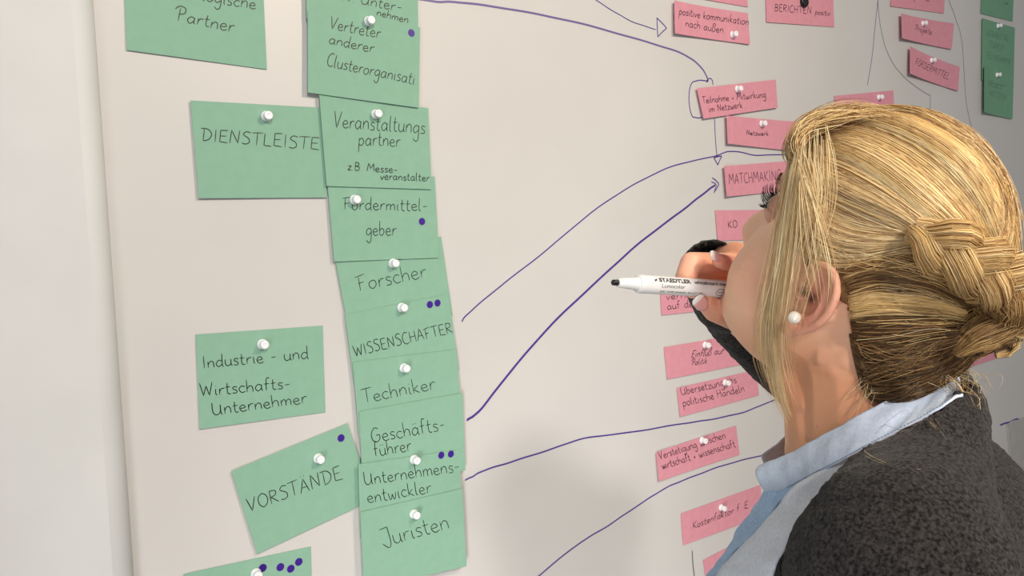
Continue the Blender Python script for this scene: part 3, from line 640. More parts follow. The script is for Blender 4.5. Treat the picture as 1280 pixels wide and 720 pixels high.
srv = chain([SR, (SR+ER)/2, ER], [.068, .060, .054]) + chain([ER, W(978, 436, .838), WH(925, 396, .765), WH(893, 350, .745)], [.054, .044, .034, .030]) + chain([WH(906, 378, .742), WH(890, 340, .737)], [.0300, .0315])
cardi = garment('cardigan', infl(.016) + trap(.009) + sl + srv, .0036, card_cut, mcard, 5, .0035, .0035)
# trousers and shoes (outside the picture, so that she stands on the floor)
mj = noisy(*new_mat('dark_denim', rough=.9), lin(34,40,58), lin(46,52,72), 300, bump=.3)
tv = [ell(N_(0, -.005, -.60), (.165, .118, .120))]
for s in (-1, 1): tv += chain([N_(s*.085, .0, -.64), N_(s*.088, .015, -.98), N_(s*.09, -.01, -1.34)], [.095, .064, .056])
V_, Q_ = remesh('trousers', tv, .006, 4); obj('trousers', V_, Q_, mj, person)
zf = NB[2]
for s in (-1, 1):
    c0 = N_(s*.09, -.02, -zf + .045); c1 = N_(s*.095, .11, -zf + .038)
    V_, Q_ = remesh('shoe', chain([c0, (c0 + c1)/2, c1], [.044, .042, .038]) + chain([c0, c0 + np.array((0, 0, .06))], [.044, .05]), .005, 3)
    V_[:, 2] = np.maximum(V_[:, 2], .001); obj('shoe', V_, Q_, M['black'], person)
# ------------------------------------------------------------------ collar and shirt front
def sheet(name, rows, mat, th=.0012, n=(40, 12), parent=None, wr=0, seed=0, sub=True):
    """rows: list of guide polylines in space, lofted into a cloth sheet"""
    R_ = [resample(crom(r, 8), n[0]) for r in rows]; R_ = np.array(R_)
    ks = np.linspace(0, len(R_) - 1, n[1]); G_ = np.array([crom(R_[:, i], 8) for i in range(n[0])])     # n0 x m x 3
    m = G_.shape[1]; idx = np.linspace(0, m - 1, n[1]); out = np.empty((n[0], n[1], 3))
    for c in range(3):
        for i in range(n[0]): out[i, :, c] = np.interp(idx, np.arange(m), G_[i, :, c])
    if wr:
        du = np.gradient(out, axis=0); dv = np.gradient(out, axis=1); nn = np.cross(du, dv); nn /= np.linalg.norm(nn, axis=2)[..., None] + 1e-9
        u = np.arange(n[0])[:, None]; v = np.arange(n[1])[None, :]
        h = np.sin(u*.9 + v*.35 + seed) * .5 + np.sin(u*.43 - v*.5 + seed*2) * .7 + np.sin(u*1.7 + v*.2) * .25
        out += nn * (h * wr)[..., None]
    V = out.reshape(-1, 3); Fc = np.array([(i*n[1]+j, (i+1)*n[1]+j, (i+1)*n[1]+j+1, i*n[1]+j+1) for i in range(n[0]-1) for j in range(n[1]-1)])
    o = obj(name, V, Fc, mat, parent or person); md = o.modifiers.new('thickness', 'SOLIDIFY'); md.thickness = th; md.offset = 0
    return o, out
def mirror(rows):
    out = []
    for r in rows:
        q = TF(np.array(r)) * (-1, 1, 1); out.append([NB + RT @ p for p in q])
    return out
CU = [(1196,462,.585),(1182,472,.565),(1130,492,.540),(1080,516,.536),(1040,538,.550),(1000,560,.575),(970,574,.600),(948,582,.622)]
CMd= [(1200,478,.580),(1184,487,.560),(1140,508,.530),(1090,532,.525),(1045,556,.540),(1005,577,.565),(972,594,.592),(946,594,.618)]
CL = [(1204,494,.580),(1186,503,.560),(1150,525,.524),(1100,551,.517),(1055,575,.532),(1018,594,.556),(985,612,.585),(961,624,.612)]
from mathutils.bvhtree import BVHTree
bvh = BVHTree.FromPolygons([tuple(p) for p in BV], [tuple(q) for q in BQ.tolist()])
dg_ = bpy.context.evaluated_depsgraph_get(); ev_ = cardi.evaluated_get(dg_).to_mesh()
bvc = BVHTree.FromPolygons([tuple(np.array(v.co) + ORG['person']) for v in ev_.vertices], [tuple(p.vertices) for p in ev_.polygons])
def clear(px, py, z, off, offc):                          # depth that keeps the cloth in front of neck and cardigan
    d = nz(A @ np.array(((px-640)/F, (py-360)/F, 1.0))); k = d @ (A @ (0, 0, 1.0))
    for tree, o_ in ((bvh, off), (bvc, offc)):
        h = tree.ray_cast(Vector(CAM), Vector(d))
        if h[0] is not None: z = min(z, (h[3] - o_) * k)
    return W(px, py, z)
rows = [[clear(*p, .0035, .002) for p in CU], [clear(*p, .007, .004) for p in CMd], [clear(*p, .010, .0035) for p in CL]]
mcol = noisy(*new_mat('blue_collar', rough=.85, spec=.15), lin(200,213,233), lin(214,224,240), 420, detail=2, bump=.25, dist=.0006, bscale=1400)
sheet('collar', rows, mcol, n=(70, 14), wr=.0005)
def stitch(row, name='stitching'):
    q = resample(crom(row, 8), 170); parts_ = []
    for i in range(0, 168, 2): parts_.append(tube([q[i], q[i+1]], .00035, 5))
    return merge(parts_)
off = (CAM - rows[2][4]); off = off / np.linalg.norm(off) * .0016
sr_ = [(a * .86 + b * .14) + off for a, b in zip(rows[2], rows[1])]
o = obj('stitching', *stitch(sr_), new_mat('thread', lin(140,158,190), .8)[0], person)
mrows = mirror(rows)
sheet('collar', mrows, mcol, n=(70, 14), wr=.0005)
# front edges of the shirt: pale facing folded outwards, blue cloth below the collar
LA = [(1190,503,.545),(1150,528,.528),(1112,549,.520),(1072,582,.524),(1034,616,.530),(1000,656,.532),(976,696,.530),(962,732,.526),(945,790,.520)]
LB = [(1190,498,.555),(1148,520,.540),(1100,545,.536),(1042,580,.545),(996,606,.556),(968,638,.566),(934,678,.572),(900,712,.576),(862,780,.574)]
LC = [(1030,545,.585),(1010,560,.590),(990,575,.600),(965,600,.612),(945,630,.620),(928,655,.620),(906,690,.616),(884,722,.610),(855,780,.600)]
LD_ = [(1040,560,.560),(1020,585,.565),(1000,605,.572),(972,632,.585),(950,655,.595),(930,674,.598),(902,705,.600),(885,730,.598),(858,790,.590)]
f1 = [[W(*p) for p in r] for r in (LA, LB)]; f2 = [[W(*p) for p in r] for r in ([(x_, y_, z_ + .012) for x_, y_, z_ in LB[2:]], LD_, LC)]
f1[0] = [p + (CAM - p) * .004 for p in f1[0]]
for rr in (f1,): sheet('shirt_facing', rr, mplac, n=(70, 10), wr=.0006)
for rr in (f2,): sheet('shirt_front', rr, mshirt, n=(60, 20), wr=.0010)
# collar stand: band round the neck under the fall
def ring(k, z, f): return [N_(k*.066*math.sin(a), .006 + k*.070*-math.cos(a), z + .030*math.cos(a) * 1.0) for a in np.linspace(-f, f, 30)]
# ------------------------------------------------------------------ pearl earring
mpearl = new_mat('pearl', lin(236,228,212), .12, .8, Coat_Weight=.6)[0]
ep = W(993, 397, .548)
ea = obj('earring', *ball(ep, .0045, su=28, sv=18), mpearl, person)
obj('earring', *ball(H(.0765, -.002, -.029), .0045, su=28, sv=18), mpearl, person)
# ------------------------------------------------------------------ marker
mw = new_mat('marker_white', lin(240,240,238), .25, .5)[0]; mprint = new_mat('print_black', lin(40,42,48), .5)[0]
pa, pb = W(765, 353, .640), W(915, 362, .700)
pax = nz(pb - pa)
marker = empty('whiteboard_marker', pa, 'white whiteboard marker with black tip, held to the mouth', 'marker')
def turned(name, prof, mat, seg=40, parent=marker):
    v, f = lathe(pa, pax, prof, seg); o = obj(name, v, f, mat, parent); return o
turned('tip', [(.0001,.0000),(.0018,.0002),(.0024,.0010),(.0025,.0085),(.0001,.0086)], M['black'])
turned('nose', [(.0001,.0055),(.0030,.0055),(.0036,.0056),(.0046,.0150),(.0052,.0228),(.0056,.0240),(.0062,.0252),(.0001,.0252)], mw)
turned('barrel', [(.0001,.0248),(.0066,.0248),(.0074,.0256),(.0077,.0280),(.0077,.1180),(.0072,.1190),(.0001,.1190)], mw, 48)
turned('end_cap', [(.0001,.1190),(.0068,.1190),(.0068,.1260),(.0060,.1290),(.0001,.1295)], M['black'])
toP = nz(CAM - (pa + pax * .05)); nP = nz(toP - pax * toP.dot(pax)); uP = nz(np.cross(pax, nP));  uP = uP if uP[2] > 0 else -uP
def barrel_text(txt, start, ang, size, bold=0, sx=1.22):
    c = bpy.data.curves.new('print', 'FONT'); c.body = txt; c.size = size; c.offset = bold; c.resolution_u = 3
    t = bpy.data.objects.new('print', c); COL.objects.link(t)
    me = bpy.data.meshes.new_from_object(t.evaluated_get(bpy.context.evaluated_depsgraph_get()))
    V = np.array([v.co[:] for v in me.vertices]); Fc = [tuple(p.vertices) for p in me.polygons]
    bpy.data.objects.remove(t); bpy.data.meshes.remove(me); bpy.data.curves.remove(c); R_ = .0077 + .0002; out = []
    for x, y, z in V:
        a = ang + y / R_; out.append(pa + pax * (start + x * sx) + R_ * (math.cos(a) * nP + math.sin(a) * uP))
    obj('print', out, Fc, mprint, marker, smooth=False)
barrel_text('STAEDTLER', .0420, .40, .0052, .00022)
barrel_text('whiteboard marker', .0790, .38, .0046, .00010)
barrel_text('Lumocolor', .0440, -.22, .0045)
barrel_text('DRY WIPE MARKER  BULLET TIP', .0440, -.80, .0026)
for k, a0 in ((0, .50), (1, .66)):                       # small emblem left of the name
    q = [pa + pax * (.0375 + .0014*k + .0008*t) + .00785 * (math.cos(.40 + .22*t + .05*k) * nP + math.sin(.40 + .22*t + .05*k) * uP) for t in np.linspace(0, 1, 4)]
    obj('emblem', *tube(q, .00045, 6), mprint, marker)
cc = []                                                  # round seal printed on the barrel
for rr, ww in ((1.0, .00022),):
    q = [pa + pax * (.1085 + .0052*math.cos(t)) + .00785 * (math.cos(-.42 + .40*math.sin(t)) * nP + math.sin(-.42 + .40*math.sin(t)) * uP) for t in np.linspace(0, 2*math.pi, 33)]
    cc.append(tube(q, ww, 5))
obj('seal', *merge(cc), mprint, marker)
barrel_text('EN71', .1052, -.52, .0024)
# ------------------------------------------------------------------ hair
HCc = np.array((0, .0125, .027)); HRd = np.array((.0775, .0915, .0985))
def q2w(q, h=0): return HC + (HCc + q * HRd * (1 + np.asarray(h)[..., None] if np.ndim(h) else q * 0 + 1 + h)) @ RH.T if False else HC + (HCc + q * HRd * (1 + (np.asarray(h)[..., None] if np.ndim(h) else h))) @ RH.T
def px2q(px, py):                                        # pixel ray -> direction on the hair shell (unit sphere space)
    o = ((CAM - HC) @ RH - HCc) / HRd; d = (A @ np.array(((px-640)/F, (py-360)/F, 1.0))) @ RH / HRd
    a, b, c = d @ d, 2 * o @ d, o @ o - 1; disc = b*b - 4*a*c
    t = (-b - math.sqrt(disc)) / (2*a) if disc > 0 else -b / (2*a)
    return nz(o + d * t)
mhair, nt, b = new_mat('blond_hair', rough=.36, spec=.55)
at = nd(nt, 'ShaderNodeAttribute', attribute_name='Col'); nt.links.new(at.outputs['Color'], b.inputs['Base Color'])
b.inputs['Specular Tint'].default_value = (1, .88, .62, 1)
HAIR = []                                                # (name, pts [n,k,3], radius [n,k], colour [n,k,3])
def strands(name, P3, rad, colr, parent=None, seg=3):
    P3 = np.asarray(P3); n, k, _ = P3.shape
    T = np.gradient(P3, axis=1); T /= np.linalg.norm(T, axis=2)[..., None] + 1e-12
    up = np.array((.31, -.52, .79)); N = np.cross(T, up); N /= np.linalg.norm(N, axis=2)[..., None] + 1e-9; Bn = np.cross(T, N)
    ph = rng.uniform(0, 6.28, (n, 1)); ring_ = []
    for s_ in range(seg):
        a = ph + 2*math.pi*s_/seg; ring_.append(P3 + rad[..., None] * (np.cos(a)[..., None] * N + np.sin(a)[..., None] * Bn))
    V = np.stack(ring_, 2).reshape(-1, 3)
    base = (np.arange(n)[:, None, None] * k + np.arange(k-1)[None, :, None]) * seg; s0 = np.arange(seg)[None, None, :]; s1 = (s0 + 1) % seg
    Fq = np.stack([base + s0, base + s1, base + seg + s1, base + seg + s0], -1).reshape(-1, 4)
    C = np.repeat(colr.reshape(-1, 3), seg, 0)
    return tag(obj(name, V, Fq, mhair, parent or person, col=C), kind='stuff')
PAL = np.array([lin(240,206,146), lin(228,190,124), lin(250,226,176), lin(176,130,84), lin(214,174,120), lin(134,96,64)])
DRK = np.array([lin(126,92,62), lin(104,76,54), lin(160,122,80), lin(84,62,46), lin(196,152,98)])  # browner hair underneath, with some of its shade put into the colour
ASH = np.array([lin(232,208,160), lin(222,192,140), lin(242,224,182), lin(176,140,100), lin(206,176,134), lin(144,112,80)])
def colours(n, k, pal, w=None, root=None, t=None, clump=None):
    i = rng.choice(len(pal), n, p=w); c = pal[i] * rng.uniform(.91, 1.09, (n, 1))
    if clump is not None: c = c * clump[:, None]
    c = np.repeat(c[:, None, :], k, 1)
    if root is not None:
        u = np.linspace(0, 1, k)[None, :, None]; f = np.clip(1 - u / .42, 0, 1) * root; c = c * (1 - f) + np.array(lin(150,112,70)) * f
    return c
def smooth_noise(n, k, amp, freq=3):                     # smooth random curve per strand
    f = rng.normal(0, 1, (n, freq, 3)); u = np.linspace(0, 1, k)[None, :, None]
    return amp * sum(f[:, j:j+1, :] * np.sin(math.pi * (j+1) * u) / (j+1) for j in range(freq))
def sheet_dirs(guides, n, k, jit=.25, ends=(.0, .0)):
    """guides: unit directions [g][k]; returns n strands between neighbouring guides"""
    Gd = np.array([resample(np.array(g), k) for g in guides]); g = len(Gd)
    t = rng.uniform(0, g - 1 - 1e-6, n); 
    tt = t[:, None] + jit * (rng.uniform(-1, 1, (n, 1)) * np.sin(np.linspace(.3, math.pi - .3, k))[None]) ; tt = np.clip(tt, 0, g - 1 - 1e-6)
    i = tt.astype(int); fr = (tt - i)[..., None]; kk = np.arange(k)[None, :]
    q = Gd[i, kk] * (1 - fr) + Gd[np.minimum(i+1, g-1), kk] * fr
    # random start and end along the strand
    s0, s1 = rng.uniform(0, ends[0], n), 1 - rng.uniform(0, ends[1], n); u = s0[:, None] + (s1 - s0)[:, None] * np.linspace(0, 1, k)[None]
    x = u * (k - 1); j = np.clip(x.astype(int), 0, k-2); f2 = (x - j)[..., None]; r = np.arange(n)[:, None]
    q = q[r, j] * (1 - f2) + q[r, j+1] * f2
    return q / np.linalg.norm(q, axis=2)[..., None], t
def pg(pts, k=24): return [px2q(a, b_) for a, b_ in resample(crom(pts, 8), k)]
def mir(g): return [q * (-1, 1, 1) for q in g]
K = 15
# guides drawn on the near (left) side of the head; the far side mirrors them
TOPS = [[(1010,152),(1060,136),(1120,140),(1180,165),(1230,205),(1258,255),(1268,300),(1268,335)],
        [(1004,165),(1060,150),(1120,162),(1180,195),(1225,245),(1248,295),(1258,335)],
        [(1000,175),(1050,170),(1110,192),(1160,228),(1200,268),(1225,305),(1245,335)],
        [(998,185),(1050,193),(1100,222),(1140,255),(1180,285),(1215,312),(1235,335)],
        [(996,195),(1040,214),(1090,238),(1130,262),(1160,284),(1195,305),(1225,330)]]
SIDE = [[(996,195),(1040,214),(1090,238),(1130,262),(1155,284),(1180,304),(1205,325)],
        [(994,205),(1030,234),(1075,258),(1115,276),(1145,292),(1170,308),(1200,330)],
        [(990,222),(1016,262),(1060,286),(1105,294),(1140,298),(1168,312),(1195,335)],
        [(986,235),(1003,285),(1040,314),(1085,318),(1125,308),(1155,308),(1180,325)],
        [(984,245),(995,300),(1025,330),(1065,332),(1105,320),(1145,315),(1175,330)]]
LOW = [[(1048,338),(1085,322),(1120,322),(1155,332),(1185,350),(1205,365)],
       [(1055,352),(1090,340),(1130,345),(1165,355),(1190,368),(1208,378)],
       [(1060,372),(1095,364),(1130,366),(1165,372),(1190,382),(1208,388)],
       [(1062,398),(1100,392),(1140,390),(1170,392),(1195,396),(1212,398)],
       [(1066,425),(1105,422),(1140,416),(1170,412),(1200,408),(1218,404)],
       [(1072,458),(1110,452),(1145,442),(1180,428),(1205,418),(1225,410)],
       [(1084,488),(1120,478),(1155,462),(1190,442),(1212,428),(1232,415)],
       [(1120,500),(1150,488),(1180,468),(1208,446),(1228,430),(1240,420)]]
top = [pg(g) for g in TOPS]; side = [pg(g) for g in SIDE]; low = [pg(g) for g in LOW]
# hair volume underneath: shell with the hairline cut out
def hairline(z): return np.interp(z, [-.07,-.05,-.03,0,.012,.022,.05,.072,.088,.2], [-.052,-.050,-.048,-.044,-.026,.022,.052,.062,.066,.3])
nu, nv = 120, 90; uu, vv_ = np.meshgrid(np.linspace(0, 2*np.pi, nu, endpoint=False), np.linspace(.001, np.pi-.001, nv)); Q = np.stack([np.cos(uu)*np.sin(vv_), np.sin(uu)*np.sin(vv_), np.cos(vv_)], -1).reshape(-1, 3)
Lc = HCc + Q * HRd * (.985 + .006*np.sin(Q[:, :1]*40))
cap_v = HC + Lc @ RH.T
Fq = np.array([(j*nu+i, (j+1)*nu+i, (j+1)*nu+(i+1) % nu, j*nu+(i+1) % nu) for j in range(nv-1) for i in range(nu)])
fc = Lc[Fq].mean(1); keep = (fc[:, 1] < hairline(fc[:, 2])) & (fc[:, 2] > -.058)
Fq = Fq[keep]; u_, inv = np.unique(Fq, return_inverse=True)
mcap = noisy(*new_mat('hair_roots', rough=.6, spec=.3), lin(120,88,56), lin(158,120,76), 300, bump=.5)
cap = obj('hair', cap_v[u_], inv.reshape(-1, 4), mcap, person); md = cap.modifiers.new('t', 'SOLIDIFY'); md.thickness = .004; md.offset = -1
def lay(name, guides, n, pal, w=None, lift=.03, rad=.00032, jit=.25, root=None, ends=(.05, .05), noise_=.004, groove=.5):
    q, t = sheet_dirs(guides, n, K, jit, ends)
    u = np.linspace(0, 1, K)[None]; cl = .5 + .5*np.sin(t*9.7) * np.sin(t*23.1 + 1)        # locks: raised and sunken bundles
    cl2 = .5 + .5*np.sin(t*41 + 2*np.sin(t*7)); h = rng.uniform(0, lift, n)[:, None] * (.4 + .6*np.sin(math.pi*u)) + ((cl - .5)*.030*groove + (cl2 - .5)*.014*groove)[:, None] * np.sin(math.pi*np.clip(u*1.1, 0, 1))
    q = q + smooth_noise(n, K, noise_); q /= np.linalg.norm(q, axis=2)[..., None]
    P3 = q2w(q, h); R_ = rad * rng.uniform(.6, 1.25, (n, 1)) * (1 - .7*np.abs(u*2 - 1)**6)
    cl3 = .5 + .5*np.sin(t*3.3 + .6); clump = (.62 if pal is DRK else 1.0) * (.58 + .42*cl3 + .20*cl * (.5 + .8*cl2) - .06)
    C = colours(n, K, pal, w, root, clump=clump)
    return strands(name, P3, R_, C, cap)
wt = [.26,.22,.18,.12,.14,.08]
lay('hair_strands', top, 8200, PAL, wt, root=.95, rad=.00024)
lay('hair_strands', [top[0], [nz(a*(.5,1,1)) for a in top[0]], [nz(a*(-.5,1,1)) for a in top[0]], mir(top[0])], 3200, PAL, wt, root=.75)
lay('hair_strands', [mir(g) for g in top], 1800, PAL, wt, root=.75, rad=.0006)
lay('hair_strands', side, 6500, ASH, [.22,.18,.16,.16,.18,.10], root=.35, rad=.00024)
lay('hair_strands', [mir(g) for g in side], 1200, PAL, wt, root=.5, rad=.0006)
wl_ = [.26,.24,.24,.16,.10]
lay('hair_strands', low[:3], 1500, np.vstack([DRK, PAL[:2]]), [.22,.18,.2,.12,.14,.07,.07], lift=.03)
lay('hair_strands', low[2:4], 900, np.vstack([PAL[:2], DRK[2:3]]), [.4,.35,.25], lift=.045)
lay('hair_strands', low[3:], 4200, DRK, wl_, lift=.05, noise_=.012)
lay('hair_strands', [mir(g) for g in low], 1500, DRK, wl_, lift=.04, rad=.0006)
# ---- braid: three strands plaited along the back of the head, then a coiled end
def fibre_bundle(path, R_, n, rad, pal, w=None, twist=1.5, flat=.62, nrm=None, name='braid_strand', bright=1.0):
    path = resample(path, 34); T, N, Bn = frames(path)
    if nrm is not None:
        Bn = np.array([nz(nrm(p)) for p in path]); Bn = Bn - T * (Bn*T).sum(1)[:, None]; Bn /= np.linalg.norm(Bn, axis=1)[:, None]; N = np.cross(Bn, T)
    k = len(path); R_ = np.broadcast_to(R_, (k,)); a0 = rng.uniform(0, 6.28, n); rr = np.sqrt(rng.uniform(.45, 1.0, n)); u = np.linspace(0, 1, k)
    a = a0[:, None] + twist * u[None]; ro = rr[:, None] * R_[None] * (1 + .05*rng.normal(0, 1, (n, 1)))
    P3 = path[None] + (ro*np.cos(a))[..., None] * N[None] + (ro*np.sin(a)*flat)[..., None] * Bn[None]
    P3 = P3 + smooth_noise(n, k, .0011)
    core = np.stack([path + (R_*.80*math.cos(b_))[:, None]*N + (R_*.80*math.sin(b_)*flat)[:, None]*Bn for b_ in np.linspace(0, 2*np.pi, 12, endpoint=False)], 1).reshape(-1, 3)
    Fc = np.array([(i*12+j, i*12+(j+1) % 12, (i+1)*12+(j+1) % 12, (i+1)*12+j) for i in range(k-1) for j in range(12)])
    co = obj(name, core, Fc, mcap, person)
    strands('hair_strands', P3, rad * rng.uniform(.6, 1.2, (n, 1)) * np.ones((1, k)), colours(n, k, pal, w) * bright, co)
def hn(p): return (p - (HC + HCc @ RH.T))
def along(pts): return np.array([W(*p) for p in pts])
BR = crom(along([(1138,288,.500),(1165,300,.490),(1195,318,.488),(1225,336,.492),(1252,352,.505),(1268,372,.525),(1262,400,.540),(1240,425,.535)]), 10)
BR = resample(BR, 120); Tb, _, _ = frames(BR); Nb = np.array([nz(hn(p)) for p in BR]); Sb = np.cross(Tb, Nb)
t = np.linspace(0, 1, 120); wdt = np.interp(t, [0, .12, .6, 1], [.004, .0098, .0120, .011]); cyc = 2.05
for ph in range(3):
    a = 2*np.pi*(cyc*t + ph/3.0)
    path = BR + Sb * (wdt*np.sin(a))[:, None] + Nb * (wdt*.55*np.sin(2*a) + .004)[:, None]
    fibre_bundle(path, np.interp(t[::3][:40], [0,.1,1], [.004,.0078,.0085])[:1].repeat(34) if False else np.interp(np.linspace(0,1,34), [0,.12,.86,1], [.0050,.0100,.0105,.0030]), 480, .00022, PAL, [.22,.30,.08,.16,.22,.02], nrm=hn, flat=.8)
# coiled end of the plait: a low bun
fibre_bundle(along([(1205,372,.505),(1232,362,.498),(1256,374,.508),(1257,394,.518),(1236,408,.520),(1213,423,.520),(1194,444,.524)]), np.interp(np.linspace(0,1,34),[0,.2,.8,1],[.004,.0140,.0135,.004]), 700, .00024, np.vstack([DRK[[0,2,4]], PAL[1:2]]), [.25,.3,.25,.2], nrm=hn, flat=.9, name='bun_coil', bright=.9)
fibre_bundle(along([(1262,388,.535),(1258,402,.535),(1240,418,.530),(1216,436,.528),(1196,454,.535)]), np.interp(np.linspace(0,1,34),[0,.3,1],[.003,.0115,.004]), 500, .00024, DRK, None, nrm=hn, flat=.9, name='bun_coil', bright=.9)
# ---- loose hair in front of the ear and over the cheek
def free(name, guides, n, pal, w=None, rad=.00030, spread=.004, cl=1.0, tip=.5, K2=26, zj=.004):
    Gd = [resample(crom(along(g), 8), K2) for g in guides]; Gd = np.array(Gd); g = len(Gd)
    t = (g-1-1e-6) * rng.uniform(0, 1, n)**1.5 if g > 1 else np.zeros(n); i = t.astype(int); fr = (t - i)[:, None, None]
    P3 = Gd[i] * (1 - fr) + Gd[np.minimum(i+1, g-1)] * fr
    P3 = P3 + smooth_noise(n, K2, spread) + rng.normal(0, spread*.5, (n, 1, 3)) * np.linspace(.2, 1, K2)[None, :, None]
    L = rng.uniform(1 - tip, 1, n); S0 = rng.uniform(0, .16, n); u = S0[:, None] + (L - S0)[:, None] * np.linspace(0, 1, K2)[None]; x = u*(K2-1); j = np.clip(x.astype(int), 0, K2-2); f2 = (x-j)[..., None]; r = np.arange(n)[:, None]
    P3 = P3[r, j]*(1-f2) + P3[r, j+1]*f2
    R_ = rad * rng.uniform(.6, 1.2, (n, 1)) * (1 - .8*np.linspace(0, 1, K2)[None]**4)
    return strands(name, P3, R_, colours(n, K2, pal, w) , cap)
PL = np.array([lin(240,214,164), lin(230,198,144), lin(248,230,186), lin(210,176,130)])
FR = [[(993,180,.575),(990,225,.562),(981,290,.556),(970,350,.560),(960,400,.574),(960,450,.592),(970,500,.603),(987,540,.610)],
      [(996,172,.565),(992,230,.545),(984,295,.547),(976,355,.553),(970,405,.568),(973,455,.585),(984,505,.598),(999,540,.606)],
      [(1012,160,.550),(1006,235,.535),(998,300,.538),(990,360,.544),(984,410,.560),(988,455,.580),(1002,500,.590)],
      [(1034,154,.540),(1042,235,.522),(1030,300,.525),(1012,355,.534),(996,400,.552),(988,440,.575)]]
free('loose_hair', FR[:2], 210, PL, spread=.0018, tip=.35, rad=.00023)
free('loose_hair', FR[1:], 190, PL, spread=.0024, tip=.80, rad=.00019)
free('loose_hair', [[(990,190,.580),(981,232,.560),(971,300,.558),(960,365,.566),(952,410,.582),(952,450,.597),(966,495,.61),(976,525,.615)]], 34, PL, spread=.0030, tip=.3, rad=.0002)
free('loose_hair', [[(1000,185,.53),(1015,240,.523),(1030,290,.52),(1040,330,.52)], [(1030,190,.52),(1035,240,.517),(1025,290,.52),(1020,340,.525)]], 22, PL, spread=.0022, tip=.5, rad=.0002)
free('loose_hair', [[(995,195,.53),(1020,255,.52),(1036,300,.52),(1044,345,.525),(1030,400,.53)], [(1000,200,.53),(1000,265,.52),(1003,320,.52),(1018,375,.52),(1030,412,.53)]], 16, PL, spread=.0018, tip=.3)
# fringe root and flyaways along the crown
free('loose_hair', [[(986,212,.585),(990,182,.59),(1008,158,.59),(1050,140,.58),(1110,136,.56)], [(998,200,.555),(998,172,.555),(1020,154,.555),(1075,144,.55),(1130,148,.54)]], 420, PAL, None, spread=.003, tip=.3)
fly = []
q, t_ = sheet_dirs([top[0], [nz(a*(.5,1,1)) for a in top[0]], mir(top[0])], 170, K, .4, (.3, .5)); q = q + smooth_noise(170, K, .05); q /= np.linalg.norm(q, axis=2)[..., None]
strands('loose_hair', q2w(q, rng.uniform(.02, .075, (170, 1)) * np.ones((1, K))), np.full((170, K), .00016), colours(170, K, PAL), cap)
q, t_ = sheet_dirs(side + low, 150, K, .5, (.4, .4)); q = q + smooth_noise(150, K, .02); q /= np.linalg.norm(q, axis=2)[..., None]
strands('loose_hair', q2w(q, rng.uniform(.03, .09, (150, 1)) * np.ones((1, K))), np.full((150, K), .00018), colours(150, K, PAL), cap)
# hair below the braid, drawn up from the nape over the neck
from mathutils.bvhtree import BVHTree
bvh = BVHTree.FromPolygons([tuple(p) for p in BV], [tuple(q) for q in BQ.tolist()])
def skin_at(px, py, off=.003, fallback=.55, tree=bvh):
    d = nz(A @ np.array(((px-640)/F, (py-360)/F, 1.0))); hit = tree.ray_cast(Vector(CAM), Vector(d))
    if hit[0] is None: return W(px, py, fallback)
    return np.array(hit[0]) - d * off
def spath(pts, tree=bvh, ends=None):
    q = []
    for i, p in enumerate(pts): q.append(W(*p) if len(p) == 3 and p[2] > .1 else skin_at(p[0], p[1], p[2] if len(p) == 3 else .003, tree=tree))
    return q
NP = [[(1062,418,.001),(1085,425,.005),(1120,430,.008),(1160,424,.010),(1195,416,.520),(1220,410,.515)],
      [(1066,442,.001),(1090,450,.006),(1125,452,.010),(1165,444,.012),(1200,430,.520),(1224,418,.515)],
      [(1072,468,.001),(1095,474,.006),(1130,474,.012),(1168,462,.014),(1202,442,.522),(1228,425,.518)],
      [(1078,486,.001),(1102,489,.007),(1136,484,.013),(1172,468,.015),(1204,452,.525),(1230,432,.522)],
      [(1088,500,.001),(1114,500,.008),(1144,490,.013),(1176,472,.015),(1204,450,.530),(1230,430,.526)]]
NPp = [spath(g) for g in NP]
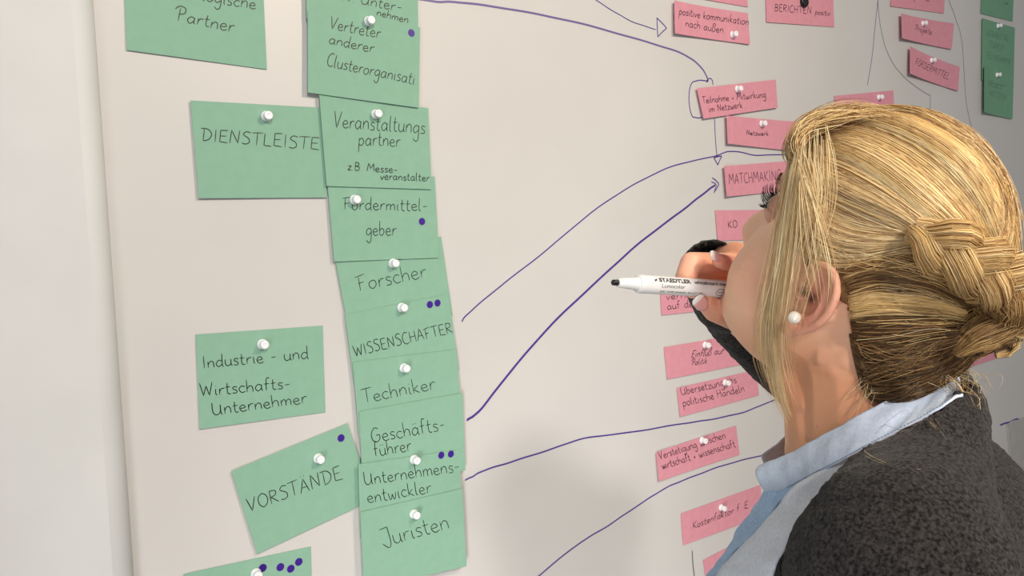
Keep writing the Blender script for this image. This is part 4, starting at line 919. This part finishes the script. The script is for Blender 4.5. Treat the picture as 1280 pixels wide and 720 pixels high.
def free_p(name, G3, n, pal, w=None, rad=.0003, spread=.003, tip=.3, K2=24, parent=None):
    Gd = np.array([resample(crom(g, 8), K2) for g in G3]); g = len(Gd)
    t = rng.uniform(0, g-1-1e-6, n) if g > 1 else np.zeros(n); i = t.astype(int); fr = (t-i)[:, None, None]
    P3 = Gd[i]*(1-fr) + Gd[np.minimum(i+1, g-1)]*fr + smooth_noise(n, K2, spread) + rng.normal(0, spread*.4, (n, 1, 3))*np.linspace(.2, 1, K2)[None, :, None]
    L = rng.uniform(1-tip, 1, n); u = L[:, None]*np.linspace(0, 1, K2)[None]; x = u*(K2-1); j = np.clip(x.astype(int), 0, K2-2); f2 = (x-j)[..., None]; r = np.arange(n)[:, None]
    P3 = P3[r, j]*(1-f2) + P3[r, j+1]*f2; cl = (.66 if pal is DRK else 1.0) * (.85 + .30*np.sin(t*11)*np.sin(t*5+1))
    return strands(name, P3, rad*rng.uniform(.6, 1.2, (n, 1))*(1 - .8*np.linspace(0, 1, K2)[None]**4), colours(n, K2, pal, w, clump=cl), parent or cap)
free_p('hair_strands', NPp, 3600, DRK, [.26,.24,.24,.16,.10], spread=.0022, tip=.15, rad=.00034)
free_p('hair_strands', mirror(NPp), 900, DRK, [.26,.24,.24,.16,.10], spread=.0022, tip=.15, rad=.0006)
# wisps that escape over the neck, the collar and the cardigan
free_p('loose_hair', [spath([(1075,470,.003),(1062,492,.004),(1050,515,.004),(1040,532,.006)]), spath([(1100,492,.010),(1082,508,.008),(1066,520,.01),(1056,532,.012)])], 14, PL, None, rad=.00018, spread=.003, tip=.7)
free_p('loose_hair', [spath([(1070,425,.004),(1090,440,.010),(1120,438,.014),(1150,420,.016)]), spath([(1082,480,.006),(1110,470,.014),(1150,450,.018),(1190,425,.500)])], 60, np.vstack([PL[3:], DRK[[2,4]]]), None, rad=.00018, spread=.005, tip=.5)
free_p('loose_hair', [[W(1180,470,.53), W(1192,482,.525), W(1205,500,.52), W(1216,530,.515)], [W(1196,458,.535), W(1210,470,.53), W(1222,486,.525), W(1228,506,.52)]], 60, np.vstack([PL, DRK[2:3]]), None, rad=.00018, spread=.006, tip=.8)
ct_ = dict(tree=bvc)
free_p('loose_hair', [spath([(1068,556,.006),(1080,568,.004),(1100,578,.003),(1124,586,.003)], **ct_)], 22, PL, None, rad=.0002, spread=.0022, tip=.4)
free_p('loose_hair', [spath([(1152,516,.006),(1163,526,.004),(1174,538,.003),(1184,554,.003)], **ct_)], 26, PL, None, rad=.0002, spread=.0018, tip=.4)
free_p('loose_hair', [spath([(1110,540,.003),(1135,552,.003),(1150,570,.003),(1160,590,.003)], **ct_), spath([(1100,575,.003),(1130,572,.003),(1150,580,.003),(1170,576,.003)], **ct_)], 16, PL, None, rad=.00014, spread=.008, tip=.6)
